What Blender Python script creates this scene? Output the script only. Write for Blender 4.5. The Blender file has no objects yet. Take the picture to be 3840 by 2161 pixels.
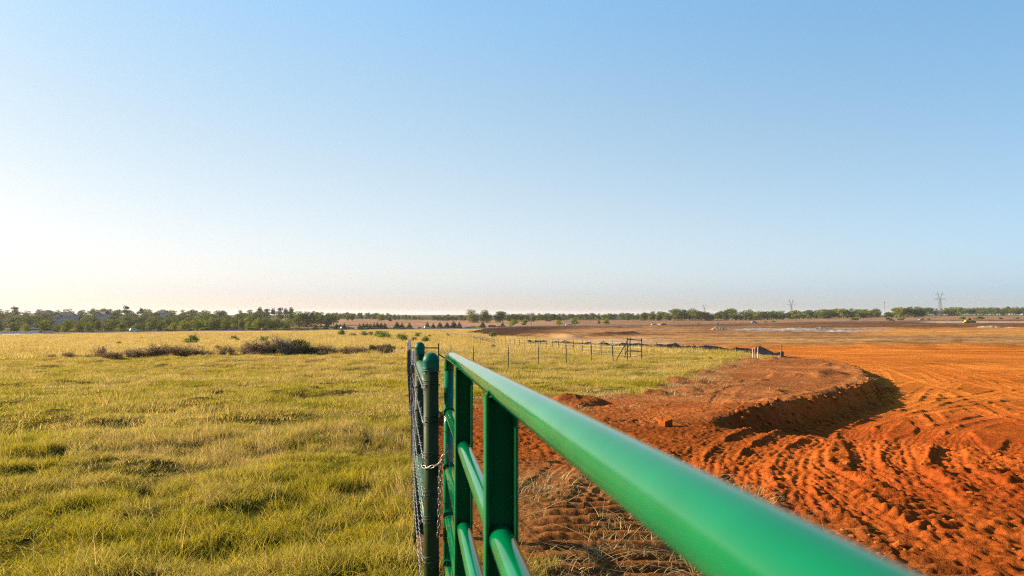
import bpy, math, random
import numpy as np
from mathutils import Vector, Matrix
random.seed(7)
rng = np.random.default_rng(11)
S = bpy.context.scene
COL = S.collection
R = math.radians
F = 2560.0                      # focal length in photo pixels (24 mm lens, photo 3840 px wide)
CAMZ = 1.6
HOR = 1180.0

# ------------------------------------------------------------------ camera, sky, sun, exposure
PITCH = math.atan((HOR - 1080.5) / F)
cd = bpy.data.cameras.new('camera')
cam = bpy.data.objects.new('camera', cd)
COL.objects.link(cam)
cam.location = (0, 0, CAMZ)
cam.rotation_euler = (math.pi / 2 + PITCH, 0, 0)
cd.lens = 24.0
cd.sensor_width = 36.0
cd.clip_start = 0.02
cd.clip_end = 30000
cd.dof.use_dof = True
cd.dof.focus_distance = 7.0
cd.dof.aperture_fstop = 5.6
S.camera = cam

SUN_AZ = R(-73)                 # from straight ahead, negative = left
SUN_EL = R(22)
sunv = Vector((math.sin(SUN_AZ) * math.cos(SUN_EL), math.cos(SUN_AZ) * math.cos(SUN_EL), math.sin(SUN_EL)))
w = bpy.data.worlds.new("World")
S.world = w
w.use_nodes = True
nt = w.node_tree
sky = nt.nodes.new('ShaderNodeTexSky')
sky.sky_type = 'NISHITA'
sky.sun_disc = False
sky.sun_elevation = SUN_EL
sky.sun_rotation = SUN_AZ
sky.altitude = 0
sky.air_density = 1.0
sky.dust_density = .6
sky.ozone_density = 1.5
bg = nt.nodes['Background']
bg.inputs[1].default_value = 0.06
# tone of the air on the day: softens the sky model with height and with the angle from the sun
wb = nt.nodes.new('ShaderNodeMix'); wb.data_type = 'RGBA'; wb.blend_type = 'MULTIPLY'
wb.inputs[0].default_value = 1.0
def wmath(op, a, b=None, clamp=None):
    n = nt.nodes.new('ShaderNodeMath'); n.operation = op
    for k, v in enumerate((a, b)):
        if v is None: continue
        if isinstance(v, (int, float)): n.inputs[k].default_value = v
        else: nt.links.new(v, n.inputs[k])
    return n.outputs[0]
tcw = nt.nodes.new('ShaderNodeTexCoord'); sxyz = nt.nodes.new('ShaderNodeSeparateXYZ')
nt.links.new(tcw.outputs['Generated'], sxyz.inputs[0])
zz = wmath('MINIMUM', wmath('MAXIMUM', sxyz.outputs[2], .032), .45)
zr = wmath('SQRT', zz)
ss = wmath('ADD', wmath('MULTIPLY', sxyz.outputs[0], math.sin(SUN_AZ)), wmath('MULTIPLY', sxyz.outputs[1], math.cos(SUN_AZ)))
ss = wmath('MINIMUM', wmath('MAXIMUM', ss, -.5), .9)
s2 = wmath('MULTIPLY', ss, ss)
cmb = nt.nodes.new('ShaderNodeCombineColor')
for k, cf in enumerate(((-1.092, 4.439, .419, -.901, -4.103), (-.607, 1.515, .128, -.694, -.217), (.410, -2.818, -.080, -.555, 4.089))):
    v = wmath('ADD', wmath('ADD', wmath('MULTIPLY', zr, cf[1]), wmath('MULTIPLY', ss, cf[2])), wmath('ADD', wmath('MULTIPLY', s2, cf[3]), wmath('MULTIPLY', zz, cf[4])))
    nt.links.new(wmath('EXPONENT', wmath('ADD', v, cf[0])), cmb.inputs[k])
nt.links.new(cmb.outputs[0], wb.inputs[7])
nt.links.new(sky.outputs[0], wb.inputs[6])
nt.links.new(wb.outputs[2], bg.inputs[0])
sl = bpy.data.lights.new('sun', 'SUN')
sl.energy = 5.0
sl.angle = R(0.5)
sl.color = (1.0, 0.80, 0.56)
so = bpy.data.objects.new('sun', sl)
COL.objects.link(so)
so.rotation_euler = sunv.to_track_quat('Z', 'Y').to_euler()
so.location = (-30, 10, 30)

S.view_settings.view_transform = 'Standard'
S.view_settings.look = 'None'
S.view_settings.exposure = 1.75
S.view_settings.gamma = 1.0
S.render.engine = 'CYCLES'
S.cycles.use_denoising = False
S.cycles.pixel_filter_type = 'BLACKMAN_HARRIS'
S.cycles.filter_width = 1.15
S.cycles.max_bounces = 6
S.cycles.diffuse_bounces = 3
S.cycles.glossy_bounces = 3
S.cycles.transmission_bounces = 3
S.cycles.transparent_max_bounces = 6
S.cycles.caustics_reflective = False
S.cycles.caustics_refractive = False


# ------------------------------------------------------------------ helpers
def tag(o, label=None, cat=None, group=None, kind=None):
    if label: o['label'] = label
    if cat: o['category'] = cat
    if group: o['group'] = group
    if kind: o['kind'] = kind
    return o


def empty(name, loc, label, cat, group=None, rz=0.0):
    o = bpy.data.objects.new(name, None)
    o.empty_display_size = 0.2
    COL.objects.link(o)
    o.location = loc
    o.rotation_euler = (0, 0, rz)
    return tag(o, label, cat, group)


def add(name, mesh, parent=None, loc=None):
    o = bpy.data.objects.new(name, mesh)
    COL.objects.link(o)
    if parent is not None: o.parent = parent
    if loc is not None: o.location = loc
    return o


class MB:
    """collects shapes, builds them as one mesh object"""
    def __init__(s):
        s.v = []; s.f = []; s.m = []; s.sm = []

    def face(s, idx, mi=0, smooth=False):
        s.f.append(idx); s.m.append(mi); s.sm.append(smooth)

    def box(s, c, size, mi=0, rot=None):
        b = len(s.v)
        hx, hy, hz_ = size[0] / 2, size[1] / 2, size[2] / 2
        for dx, dy, dz in ((-1, -1, -1), (1, -1, -1), (1, 1, -1), (-1, 1, -1), (-1, -1, 1), (1, -1, 1), (1, 1, 1), (-1, 1, 1)):
            p = Vector((dx * hx, dy * hy, dz * hz_))
            if rot is not None: p = rot @ p
            s.v.append((p.x + c[0], p.y + c[1], p.z + c[2]))
        for q in ((0, 3, 2, 1), (4, 5, 6, 7), (0, 1, 5, 4), (1, 2, 6, 5), (2, 3, 7, 6), (3, 0, 4, 7)):
            s.face([b + i for i in q], mi)

    def tube(s, pts, r, n=10, mi=0, cap=True, smooth=True):
        pts = [Vector(p) for p in pts]
        k = len(pts)
        rr = r if isinstance(r, (list, tuple)) else [r] * k
        t0 = (pts[1] - pts[0]).normalized()
        up = Vector((0, 0, 1)) if abs(t0.z) < 0.9 else Vector((1, 0, 0))
        nrm = t0.cross(up).normalized()
        b0 = len(s.v)
        for i in range(k):
            if i == 0: t = t0
            elif i == k - 1: t = (pts[i] - pts[i - 1]).normalized()
            else:
                t = (pts[i + 1] - pts[i - 1])
                t = t.normalized() if t.length > 1e-9 else t0
            nrm = (nrm - t * nrm.dot(t))
            nrm = nrm.normalized() if nrm.length > 1e-6 else t.orthogonal().normalized()
            bi = t.cross(nrm)
            for j in range(n):
                a = 2 * math.pi * j / n
                p = pts[i] + (nrm * math.cos(a) + bi * math.sin(a)) * rr[i]
                s.v.append((p.x, p.y, p.z))
        for i in range(k - 1):
            for j in range(n):
                j2 = (j + 1) % n
                s.face([b0 + i * n + j, b0 + i * n + j2, b0 + (i + 1) * n + j2, b0 + (i + 1) * n + j], mi, smooth)
        if cap:
            s.face([b0 + j for j in range(n)][::-1], mi)
            s.face([b0 + (k - 1) * n + j for j in range(n)], mi)

    def ring(s, c, axis, R_, r, n=20, m=6, mi=0, a0=0.0, a1=2 * math.pi, squash=1.0, xdir=None):
        axis = Vector(axis).normalized()
        x = Vector(xdir) if xdir is not None else axis.orthogonal()
        x = (x - axis * x.dot(axis)).normalized()
        y = axis.cross(x)
        closed = abs((a1 - a0) - 2 * math.pi) < 1e-4
        pts = []
        for i in range(n + 1):
            a = a0 + (a1 - a0) * i / n
            pts.append(Vector(c) + x * math.cos(a) * R_ + y * math.sin(a) * R_ * squash)
        s.tube(pts, r, m, mi, cap=not closed)

    def lathe(s, prof, c=(0, 0, 0), n=24, mi=0, smooth=True):
        """prof: (radius, z) from bottom to top"""
        b0 = len(s.v)
        for (r, z) in prof:
            for j in range(n):
                a = 2 * math.pi * j / n
                s.v.append((c[0] + r * math.cos(a), c[1] + r * math.sin(a), c[2] + z))
        for i in range(len(prof) - 1):
            for j in range(n):
                j2 = (j + 1) % n
                s.face([b0 + i * n + j, b0 + i * n + j2, b0 + (i + 1) * n + j2, b0 + (i + 1) * n + j], mi, smooth)
        s.face([b0 + j for j in range(n)][::-1], mi)
        s.face([b0 + (len(prof) - 1) * n + j for j in range(n)], mi)

    def prism(s, prof, y0, y1, mi=0):
        """(x,z) outline extruded along y"""
        b = len(s.v); n = len(prof)
        for y in (y0, y1):
            for (x, z) in prof: s.v.append((x, y, z))
        s.face([b + i for i in range(n)], mi)
        s.face([b + n + i for i in range(n)][::-1], mi)
        for i in range(n):
            j = (i + 1) % n
            s.face([b + j, b + i, b + n + i, b + n + j], mi)

    def mesh(s, name, mats):
        me = bpy.data.meshes.new(name)
        me.from_pydata(s.v, [], s.f)
        for m in (mats if isinstance(mats, (list, tuple)) else [mats]): me.materials.append(m)
        me.polygons.foreach_set('material_index', s.m)
        me.polygons.foreach_set('use_smooth', s.sm)
        me.update()
        return me

    def build(s, name, mats, parent=None, loc=None):
        return add(name, s.mesh(name, mats), parent, loc)


def np_mesh(name, V, Q, mats, smooth=False, cols=None, cname='tint'):
    """V (n,3), Q (m,4) or (m,3) arrays -> mesh, optional per-vertex colour"""
    me = bpy.data.meshes.new(name)
    V = np.ascontiguousarray(V, dtype=np.float32)
    Q = np.ascontiguousarray(Q, dtype=np.int32)
    k = Q.shape[1]
    me.vertices.add(len(V)); me.vertices.foreach_set('co', V.ravel())
    me.loops.add(Q.size); me.loops.foreach_set('vertex_index', Q.ravel())
    me.polygons.add(len(Q))
    me.polygons.foreach_set('loop_start', np.arange(0, Q.size, k, dtype=np.int32))
    me.polygons.foreach_set('loop_total', np.full(len(Q), k, dtype=np.int32))
    if smooth: me.polygons.foreach_set('use_smooth', np.ones(len(Q), dtype=bool))
    for m in (mats if isinstance(mats, (list, tuple)) else [mats]): me.materials.append(m)
    if cols is not None:
        at = me.attributes.new(cname, 'FLOAT_COLOR', 'POINT')
        c4 = np.ones((len(V), 4), dtype=np.float32); c4[:, :3] = cols
        at.data.foreach_set('color', c4.ravel())
    me.update(calc_edges=True)
    return me


# ---- noise
def _hash(ix, iy, seed):
    h = (ix.astype(np.int64) * 374761393 + iy.astype(np.int64) * 668265263 + seed * 974634617) & 0xFFFFFFFF
    h = ((h ^ (h >> 13)) * 1274126177) & 0xFFFFFFFF
    h = (h ^ (h >> 16)) & 0xFFFFFFFF
    return h.astype(np.float64) / 4294967295.0


def vnoise(x, y, seed=0):
    """value noise -1..1"""
    x = np.asarray(x, dtype=np.float64); y = np.asarray(y, dtype=np.float64)
    ix = np.floor(x); iy = np.floor(y)
    fx = x - ix; fy = y - iy
    fx = fx * fx * fx * (fx * (fx * 6 - 15) + 10); fy = fy * fy * fy * (fy * (fy * 6 - 15) + 10)
    a = _hash(ix, iy, seed); b = _hash(ix + 1, iy, seed); c = _hash(ix, iy + 1, seed); d = _hash(ix + 1, iy + 1, seed)
    return ((a * (1 - fx) + b * fx) * (1 - fy) + (c * (1 - fx) + d * fx) * fy) * 2 - 1


def fbm(x, y, lam, octv=3, seed=0, gain=0.5):
    s = 0; a = 1.0; t = 0
    for o in range(octv):
        ca, sa = math.cos(0.6 + o), math.sin(0.6 + o)
        s = s + a * vnoise((x * ca - y * sa) / lam, (x * sa + y * ca) / lam, seed + o * 17)
        t += a; a *= gain; lam *= 0.5
    return s / t


def sstep(a, b, x):
    t = np.clip((x - a) / (b - a), 0, 1)
    return t * t * (3 - 2 * t)


# ------------------------------------------------------------------ terrain heights
def pchip(xs, ys, xq):
    xs = np.asarray(xs, float); ys = np.asarray(ys, float)
    h = np.diff(xs); d = np.diff(ys) / h
    m = np.zeros_like(ys)
    m[0] = d[0]; m[-1] = d[-1]
    for i in range(1, len(xs) - 1):
        if d[i - 1] * d[i] > 0:
            w1 = 2 * h[i] + h[i - 1]; w2 = h[i] + 2 * h[i - 1]
            m[i] = (w1 + w2) / (w1 / d[i - 1] + w2 / d[i])
    xq = np.clip(xq, xs[0], xs[-1])
    k = np.clip(np.searchsorted(xs, xq) - 1, 0, len(h) - 1)
    t = (xq - xs[k]) / h[k]
    t2 = t * t; t3 = t2 * t
    return (2 * t3 - 3 * t2 + 1) * ys[k] + (t3 - 2 * t2 + t) * h[k] * m[k] + (-2 * t3 + 3 * t2) * ys[k + 1] + (t3 - t2) * h[k] * m[k + 1]


NEAR_Y = [-300, -60, -5, 5, 20, 33, 47, 83]
NEAR_Z = [1.5, .5, 0.02, -.01, -.62, -1.3, -1.56, -2.62]
FY = [120, 185, 260, 344, 430, 520, 600, 750, 900, 1150, 1600, 3500, 9000]
FPX = [-500, 0, 500, 1000, 1300, 1600, 1750, 2000, 2300, 2700, 3200, 3500, 3840, 4400]
_t = {  # height of the land in the picture: rows of the survey, y per distance
    -500: [1293, 1280, 1266, 1256, 1245, 1233, 1222, 1207, 1196, 1190, 1187, 1183.5, 1181.2],
    0: [1293, 1280, 1265, 1254, 1243, 1232, 1222, 1207, 1196, 1190, 1187, 1183.5, 1181.2],
    500: [1293, 1280, 1264, 1251, 1239, 1229, 1221, 1207, 1196, 1190, 1187, 1183.5, 1181.2],
    1000: [1293, 1279, 1262, 1249, 1240, 1232, 1222, 1210, 1200, 1193, 1188, 1183.5, 1181.2],
    1300: [1293, 1278, 1260, 1248, 1240, 1233, 1216, 1203, 1200, 1196, 1189, 1183.5, 1181.2],
    1600: [1292, 1277, 1259, 1247, 1240, 1233.5, 1222, 1207, 1204, 1200, 1191, 1183.5, 1181.2],
    1750: [1292, 1276, 1258, 1246, 1240, 1234, 1222, 1209, 1206, 1201, 1192, 1183.5, 1181.2],
    2000: [1290, 1265, 1248, 1238, 1232, 1227, 1219, 1210, 1206, 1202, 1192, 1183.5, 1181.2],
    2300: [1289, 1262, 1247, 1238, 1230, 1224, 1217, 1209, 1205, 1200, 1191, 1183.5, 1181.2],
    2700: [1289, 1262, 1246, 1235, 1225, 1218, 1212, 1206, 1203, 1197, 1190, 1183.5, 1181.2],
    3200: [1289, 1262, 1243, 1230, 1219, 1211, 1206, 1199, 1195, 1191, 1188, 1183.5, 1181.2],
    3500: [1289, 1262, 1241, 1227, 1214, 1206, 1202, 1196, 1191, 1185.5, 1184.5, 1183, 1181.2],
    3840: [1289, 1262, 1239, 1225, 1212, 1205, 1200, 1193, 1188, 1183.5, 1183.2, 1182.5, 1181.2],
    4400: [1289, 1262, 1239, 1225, 1212, 1205, 1200, 1193, 1188, 1183.5, 1183.2, 1182.5, 1181.2]}
FZ = {}
for p in FPX:
    FZ[p] = [CAMZ - (y - HOR) * Y / F for y, Y in zip(_t[p], FY)]
ALLY = NEAR_Y + FY
_ls = lambda Y: np.sign(Y) * np.log1p(np.abs(Y) / 12.0)


def base_h(x, y):
    x = np.asarray(x, float); y = np.asarray(y, float)
    ly = _ls(y)
    lx = _ls(np.array(ALLY, float))
    px = 1920 + F * x / np.maximum(y, 60.0)
    px = np.clip(px, FPX[0], FPX[-1])
    cols = [pchip(lx, NEAR_Z + FZ[p], ly) for p in FPX]
    out = np.zeros(np.broadcast(x, y).shape)
    k = np.clip(np.searchsorted(FPX, px) - 1, 0, len(FPX) - 2)
    for i in range(len(FPX) - 1):
        m = (k == i)
        if not np.any(m): continue
        t = (px - FPX[i]) / (FPX[i + 1] - FPX[i])
        t = t * t * (3 - 2 * t)
        v = cols[i] * (1 - t) + cols[i + 1] * t
        out = np.where(m, v, out)
    return out


def poly_dist(x, y, pts):
    """signed side, distance to a polyline, arclength position of the nearest point"""
    best = np.full(x.shape, 1e9); arc = np.zeros(x.shape); side = np.zeros(x.shape)
    s0 = 0.0
    for (ax, ay), (bx, by) in zip(pts[:-1], pts[1:]):
        dx, dy = bx - ax, by - ay
        L = math.hypot(dx, dy)
        if L < 1e-6: continue
        t = np.clip(((x - ax) * dx + (y - ay) * dy) / (L * L), 0, 1)
        ex = x - (ax + t * dx); ey = y - (ay + t * dy)
        d = np.hypot(ex, ey)
        m = d < best
        best = np.where(m, d, best)
        arc = np.where(m, s0 + t * L, arc)
        side = np.where(m, np.sign(dx * ey - dy * ex), side)
        s0 += L
    return best, arc, side


def in_poly(x, y, pts):
    inside = np.zeros(x.shape, bool)
    n = len(pts)
    j = n - 1
    for i in range(n):
        xi, yi = pts[i]; xj, yj = pts[j]
        if yi != yj:
            c = ((yi > y) != (yj > y)) & (x < (xj - xi) * (y - yi) / (yj - yi) + xi)
            inside ^= c
        j = i
    return inside


def smooth_poly(pts, n=8):
    """Catmull-Rom through the points"""
    out = []
    P = [pts[0]] + list(pts) + [pts[-1]]
    for i in range(1, len(P) - 2):
        p0, p1, p2, p3 = [np.array(q, float) for q in P[i - 1:i + 3]]
        for k in range(n):
            t = k / n
            out.append(tuple(0.5 * ((2 * p1) + (-p0 + p2) * t + (2 * p0 - 5 * p1 + 4 * p2 - p3) * t * t + (-p0 + 3 * p1 - 3 * p2 + p3) * t ** 3)))
    out.append(tuple(map(float, pts[-1])))
    return out


FWD = np.array([0, math.cos(PITCH), math.sin(PITCH)]); UPV = np.array([0, -math.sin(PITCH), math.cos(PITCH)])


def ray(px, py):
    d = FWD + np.array([1, 0, 0]) * ((px - 1920) / F) + UPV * ((1080.5 - py) / F)
    return d / d[1]


def meet(px, py, hf, far=2500.0):
    """where the sight line meets the land"""
    d = ray(px, py)
    Y = np.geomspace(1.5, far, 1600)
    dz = CAMZ + d[2] * Y - hf(d[0] * Y, Y)
    i = int(np.argmax(dz < 0))
    if dz[i] >= 0: i = len(Y) - 1
    a, b = Y[max(i - 1, 0)], Y[i]
    for _ in range(24):
        m = 0.5 * (a + b)
        if CAMZ + d[2] * m - float(hf(np.array([d[0] * m]), np.array([m]))[0]) < 0: b = m
        else: a = m
    return (float(d[0] * b), float(b))


# bank (scarp) edge: the raised pad ends here and the graded road lies lower
BANK = smooth_poly([meet(p[0], p[1], base_h) for p in ((2420, 1655), (2530, 1610), (2640, 1582), (2774, 1553), (2880, 1525), (2985, 1505), (3090, 1485), (3190, 1462), (3240, 1440), (3254, 1415), (3240, 1394), (3215, 1380), (3175, 1364), (3120, 1353), (3040, 1344), (2960, 1336))], 6)
_e = BANK[-1]
CUT = BANK + [(_e[0] + 1, _e[1] + 25), (90, 90), (90, -12), (0.6, -12), (.6, 6)]


def cut_h(x, y):
    """how far the graded road is dug below the natural ground"""
    x = np.asarray(x, float); y = np.asarray(y, float)
    near = (np.abs(y - 28) < 60) & (x > -4) & (x < 80)
    out = np.zeros(np.broadcast(x, y).shape)
    if not np.any(near): return out
    xs, ys = np.broadcast_arrays(x, y)
    xs = xs[near]; ys = ys[near]
    d, arc, side = poly_dist(xs, ys, BANK)
    ins = in_poly(xs, ys, CUT)
    wob = 0.13 * fbm(xs, ys, 1.0, 3, 91)
    sd = np.where(ins, d, -d) + wob
    depth = 0.50 * sstep(1.5, 5.0, arc)
    step = sstep(-0.05, 0.42, sd)
    lip = 0.06 * np.exp(-((sd + 0.25) / 0.3) ** 2) * sstep(2, 5, arc)
    back = (1 - sstep(38, 66, ys)) * (1 - sstep(35, 78, xs))
    near_fade = sstep(2, 9, xs + 0.35 * (ys - 4))
    out[near] = (-depth * step) * back * near_fade + lip
    return out


def macro(x, y):
    return base_h(x, y) + cut_h(x, y)


def at(px, py, Y):
    d = ray(px, py)
    return Vector((d[0] * Y, Y, CAMZ + d[2] * Y))


def gxy(px, py, far=2500.0): return meet(px, py, macro, far)


def gz(x, y):
    return float(macro(np.array([x]), np.array([y]))[0])


def gpt(px, Y):
    x = (px - 1920) / F * Y
    return Vector((x, Y, gz(x, Y)))


# ------------------------------------------------------------------ plan of the site
ROADPX = [-700, 0, 180, 500, 1000, 1290, 1600, 2130, 2460, 2830, 3340, 3840, 4600]
ROADY = [345, 352, 356, 378, 430, 470, 520, 545, 548, 552, 588, 610, 640]


def road_y(px): return float(np.interp(px, ROADPX, ROADY))


ROAD = [((p - 1920) / F * road_y(p), road_y(p)) for p in np.linspace(-700, 4600, 60)]
DIRT = [(-.2, -14), (-.2, 1), (-.36, 3.4), (-.72, 5.1), (-1.0, 8), (-1.35, 12), (-.95, 17.2), (.6, 17.9), (1.9, 17.5), (3.2, 18.0), (4.1, 19.8), (5.2, 24.5), (6.5, 28.5), (9, 34), (13, 43), (16.8, 49), (20.6, 51.5), (20.5, 72), (16, 87)] + \
       [gxy(*p) for p in ((2250, 1291), (2090, 1284), (2000, 1274), (1900, 1266), (1800, 1257), (1740, 1248))]
_p0 = DIRT[-1]
DIRT += [r for r in ROAD if r[0] > _p0[0] - 8] + [(900, 640), (900, -14)]
DIRT = [(float(a), float(b)) for a, b in DIRT]

# fence lines (plan)
POST_A = (-.395, 3.34)          # gate-side post
POST_B = (-.687, 5.1)
H1L = (-5.17, 34.0); H1R = (-3.65, 34.0)
CORNER = (8.9, 47.0)


# ------------------------------------------------------------------ materials
def mat(name):
    m = bpy.data.materials.new(name)
    m.use_nodes = True
    return m, m.node_tree, m.node_tree.nodes['Principled BSDF']


def N(nt, typ, **kw):
    n = nt.nodes.new(typ)
    for k, v in kw.items(): setattr(n, k, v)
    return n


def mix_col(nt, fac, a, b, blend='MIX'):
    n = nt.nodes.new('ShaderNodeMix'); n.data_type = 'RGBA'; n.blend_type = blend
    for sock, v in ((n.inputs[0], fac), (n.inputs[6], a), (n.inputs[7], b)):
        if isinstance(v, bpy.types.NodeSocket): nt.links.new(v, sock)
        elif isinstance(v, (int, float)): sock.default_value = v
        else: sock.default_value = (*v, 1)
    return n.outputs[2]


def noise_fac(nt, scale, detail=4, rough=0.55, lo=0.4, hi=0.6, coords=None, w=None):
    n = N(nt, 'ShaderNodeTexNoise')
    n.inputs['Scale'].default_value = scale; n.inputs['Detail'].default_value = detail; n.inputs['Roughness'].default_value = rough
    if coords is not None: nt.links.new(coords, n.inputs['Vector'])
    r = N(nt, 'ShaderNodeMapRange')
    r.inputs[1].default_value = lo; r.inputs[2].default_value = hi
    nt.links.new(n.outputs[0], r.inputs[0])
    return r.outputs[0]


def simple(name, col, rough=0.5, metal=0.0, var=0.15, scale=8.0, spec=0.5, coat=0.0):
    m, nt, p = mat(name)
    g = N(nt, 'ShaderNodeNewGeometry')
    f = noise_fac(nt, scale, 4, .6, .3, .7, g.outputs['Position'])
    c = mix_col(nt, f, tuple(x * (1 - var) for x in col), tuple(min(1, x * (1 + var)) for x in col))
    nt.links.new(c, p.inputs['Base Color'])
    p.inputs['Roughness'].default_value = rough
    p.inputs['Metallic'].default_value = metal
    p.inputs['Specular IOR Level'].default_value = spec
    p.inputs['Coat Weight'].default_value = coat
    return m


def foliage(name, c1, c2, c3, trans=0.35, scale=0.6):
    """leaf colour: mixes three tones by position and by plant, some light passes through"""
    m, nt, p = mat(name)
    g = N(nt, 'ShaderNodeNewGeometry'); oi = N(nt, 'ShaderNodeObjectInfo')
    f = noise_fac(nt, scale, 3, .6, .35, .65, g.outputs['Position'])
    c = mix_col(nt, f, c1, c2)
    c = mix_col(nt, oi.outputs['Random'], c, c3)
    at_ = N(nt, 'ShaderNodeAttribute'); at_.attribute_name = 'tint'
    c = mix_col(nt, 1.0, c, at_.outputs['Color'], 'MULTIPLY')
    nt.links.new(c, p.inputs['Base Color'])
    p.inputs['Roughness'].default_value = 0.7
    p.inputs['Specular IOR Level'].default_value = 0.04
    t = N(nt, 'ShaderNodeBsdfTranslucent')
    nt.links.new(c, t.inputs[0])
    mx = N(nt, 'ShaderNodeMixShader'); mx.inputs[0].default_value = trans
    nt.links.new(p.outputs[0], mx.inputs[1]); nt.links.new(t.outputs[0], mx.inputs[2])
    nt.links.new(mx.outputs[0], nt.nodes['Material Output'].inputs[0])
    return m


def ground_mat(name, bumps, gain=1.0, grain=0.25):
    """vertex colour times grain, with fine bump"""
    m, nt, p = mat(name)
    g = N(nt, 'ShaderNodeNewGeometry')
    a = N(nt, 'ShaderNodeAttribute'); a.attribute_name = 'tint'
    f = noise_fac(nt, 9.0, 6, .65, .3, .7, g.outputs['Position'])
    v = mix_col(nt, f, (1 - grain,) * 3, (1 + grain,) * 3)
    c = mix_col(nt, 1.0, a.outputs['Color'], v, 'MULTIPLY')
    f2 = noise_fac(nt, .9, 5, .7, .3, .7, g.outputs['Position'])
    v2 = mix_col(nt, f2, (1 - grain * .8,) * 3, (1 + grain * .8,) * 3)
    c = mix_col(nt, 1.0, c, v2, 'MULTIPLY')
    nt.links.new(c, p.inputs['Base Color'])
    p.inputs['Roughness'].default_value = 1.0
    p.inputs['Specular IOR Level'].default_value = 0.0
    last = None
    for sc, dist in bumps:
        n = N(nt, 'ShaderNodeTexNoise'); n.inputs['Scale'].default_value = sc; n.inputs['Detail'].default_value = 5
        n.inputs['Roughness'].default_value = .65
        nt.links.new(g.outputs['Position'], n.inputs['Vector'])
        b = N(nt, 'ShaderNodeBump'); b.inputs['Distance'].default_value = dist; b.inputs['Strength'].default_value = 1.0
        nt.links.new(n.outputs[0], b.inputs['Height'])
        if last is not None: nt.links.new(last.outputs[0], b.inputs['Normal'])
        last = b
    nt.links.new(last.outputs[0], p.inputs['Normal'])
    return m


def gate_paint():
    m, nt, p = mat('green_gate_paint')
    tc = N(nt, 'ShaderNodeTexCoord')
    f = noise_fac(nt, 5.0, 4, .6, .35, .7, tc.outputs['Object'])
    c = mix_col(nt, f, (.0, .086, .030), (.0002, .120, .046))
    # dusty film
    d = noise_fac(nt, 2.2, 6, .7, .52, .75, tc.outputs['Object'])
    dm = N(nt, 'ShaderNodeMath', operation='MULTIPLY'); dm.inputs[1].default_value = .04
    nt.links.new(d, dm.inputs[0])
    c = mix_col(nt, dm.outputs[0], c, (.10, .15, .07))
    # chips down to rust
    r = noise_fac(nt, 17.0, 3,   .5, .715, .735, tc.outputs['Object'])
    c = mix_col(nt, r, c, (.25, .06, .015))
    nt.links.new(c, p.inputs['Base Color'])
    p.inputs['Roughness'].default_value = .2
    rr = N(nt, 'ShaderNodeMapRange'); rr.inputs[3].default_value = .05; rr.inputs[4].default_value = .14
    nt.links.new(d, rr.inputs[0]); nt.links.new(rr.outputs[0], p.inputs['Roughness'])
    p.inputs['Specular IOR Level'].default_value = .38
    p.inputs['Coat Weight'].default_value = .0
    p.inputs['Coat Roughness'].default_value = .12
    n = N(nt, 'ShaderNodeTexNoise'); n.inputs['Scale'].default_value = 28; n.inputs['Detail'].default_value = 3
    nt.links.new(tc.outputs['Object'], n.inputs['Vector'])
    b = N(nt, 'ShaderNodeBump'); b.inputs['Distance'].default_value = .0012; b.inputs['Strength'].default_value = .14
    nt.links.new(n.outputs[0], b.inputs['Height']); nt.links.new(b.outputs[0], p.inputs['Normal'])
    return m


def post_paint(name, col, rough):
    m, nt, p = mat(name)
    tc = N(nt, 'ShaderNodeTexCoord')
    f = noise_fac(nt, 6.0, 5, .65, .35, .7, tc.outputs['Object'])
    c = mix_col(nt, f, col, tuple(x * 1.5 for x in col))
    d = noise_fac(nt, 30.0, 4, .7, .5, .8, tc.outputs['Object'])
    c = mix_col(nt, d, c, (.03, .036, .02) if col[0] > 0 else tuple(x * 1.2 for x in col))
    nt.links.new(c, p.inputs['Base Color'])
    p.inputs['Roughness'].default_value = rough
    p.inputs['Specular IOR Level'].default_value = .06
    n = N(nt, 'ShaderNodeTexNoise'); n.inputs['Scale'].default_value = 60; n.inputs['Detail'].default_value = 4
    nt.links.new(tc.outputs['Object'], n.inputs['Vector'])
    b = N(nt, 'ShaderNodeBump'); b.inputs['Distance'].default_value = .001; b.inputs['Strength'].default_value = .5
    nt.links.new(n.outputs[0], b.inputs['Height']); nt.links.new(b.outputs[0], p.inputs['Normal'])
    return m


M = {}
M['gate'] = gate_paint()
M['channel'] = post_paint('dull_green_channel_paint', (.0, .072, .018), .6)
M['post'] = post_paint('dark_green_pipe_paint', (.015, .028, .011), .5)
M['cap'] = post_paint('teal_cap_paint', (.004, .085, .058), .45)
M['brace'] = post_paint('weathered_green_pipe_paint', (.03, .075, .052), .4)
M['rust'] = simple('rust', (.24, .09, .035), .85, var=.45, scale=60)
M['wire'] = simple('galvanised_wire', (.15, .16, .18), .6, .2, .25, 40)
M['fwire'] = simple('bright_fence_wire', (.42, .42, .44), .6, 0, .2, 4)
M['tie'] = simple('dark_tie_wire', (.04, .044, .04), .5, .6, .4, 40)
M['chain'] = simple('steel_chain', (.17, .15, .12), .42, .7, .3, 60)
M['tpost'] = simple('dark_green_steel', (.022, .035, .03), .55, .1, .3, 20)
M['tpostw'] = simple('white_post_paint', (.42, .42, .46), .5, 0, .15, 20)
M['silt'] = simple('black_silt_fabric', (.007, .009, .014), .95, 0, .5, 5, 0.0)
M['stake'] = simple('pale_stake_wood', (.5, .42, .35), .7, 0, .12, 10)
M['stake_t'] = simple('pink_marker_paint', (.85, .28, .22), .6, 0, .1, 10)
M['bark'] = simple('bark', (.10, .075, .055), .9, 0, .4, 3)
M['palebark'] = simple('bare_pale_branches', (.2, .165, .13), .9, 0, .3, 3)
M['twig'] = simple('dry_brown_twigs', (.17, .105, .065), .9, 0, .45, 6)
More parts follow.
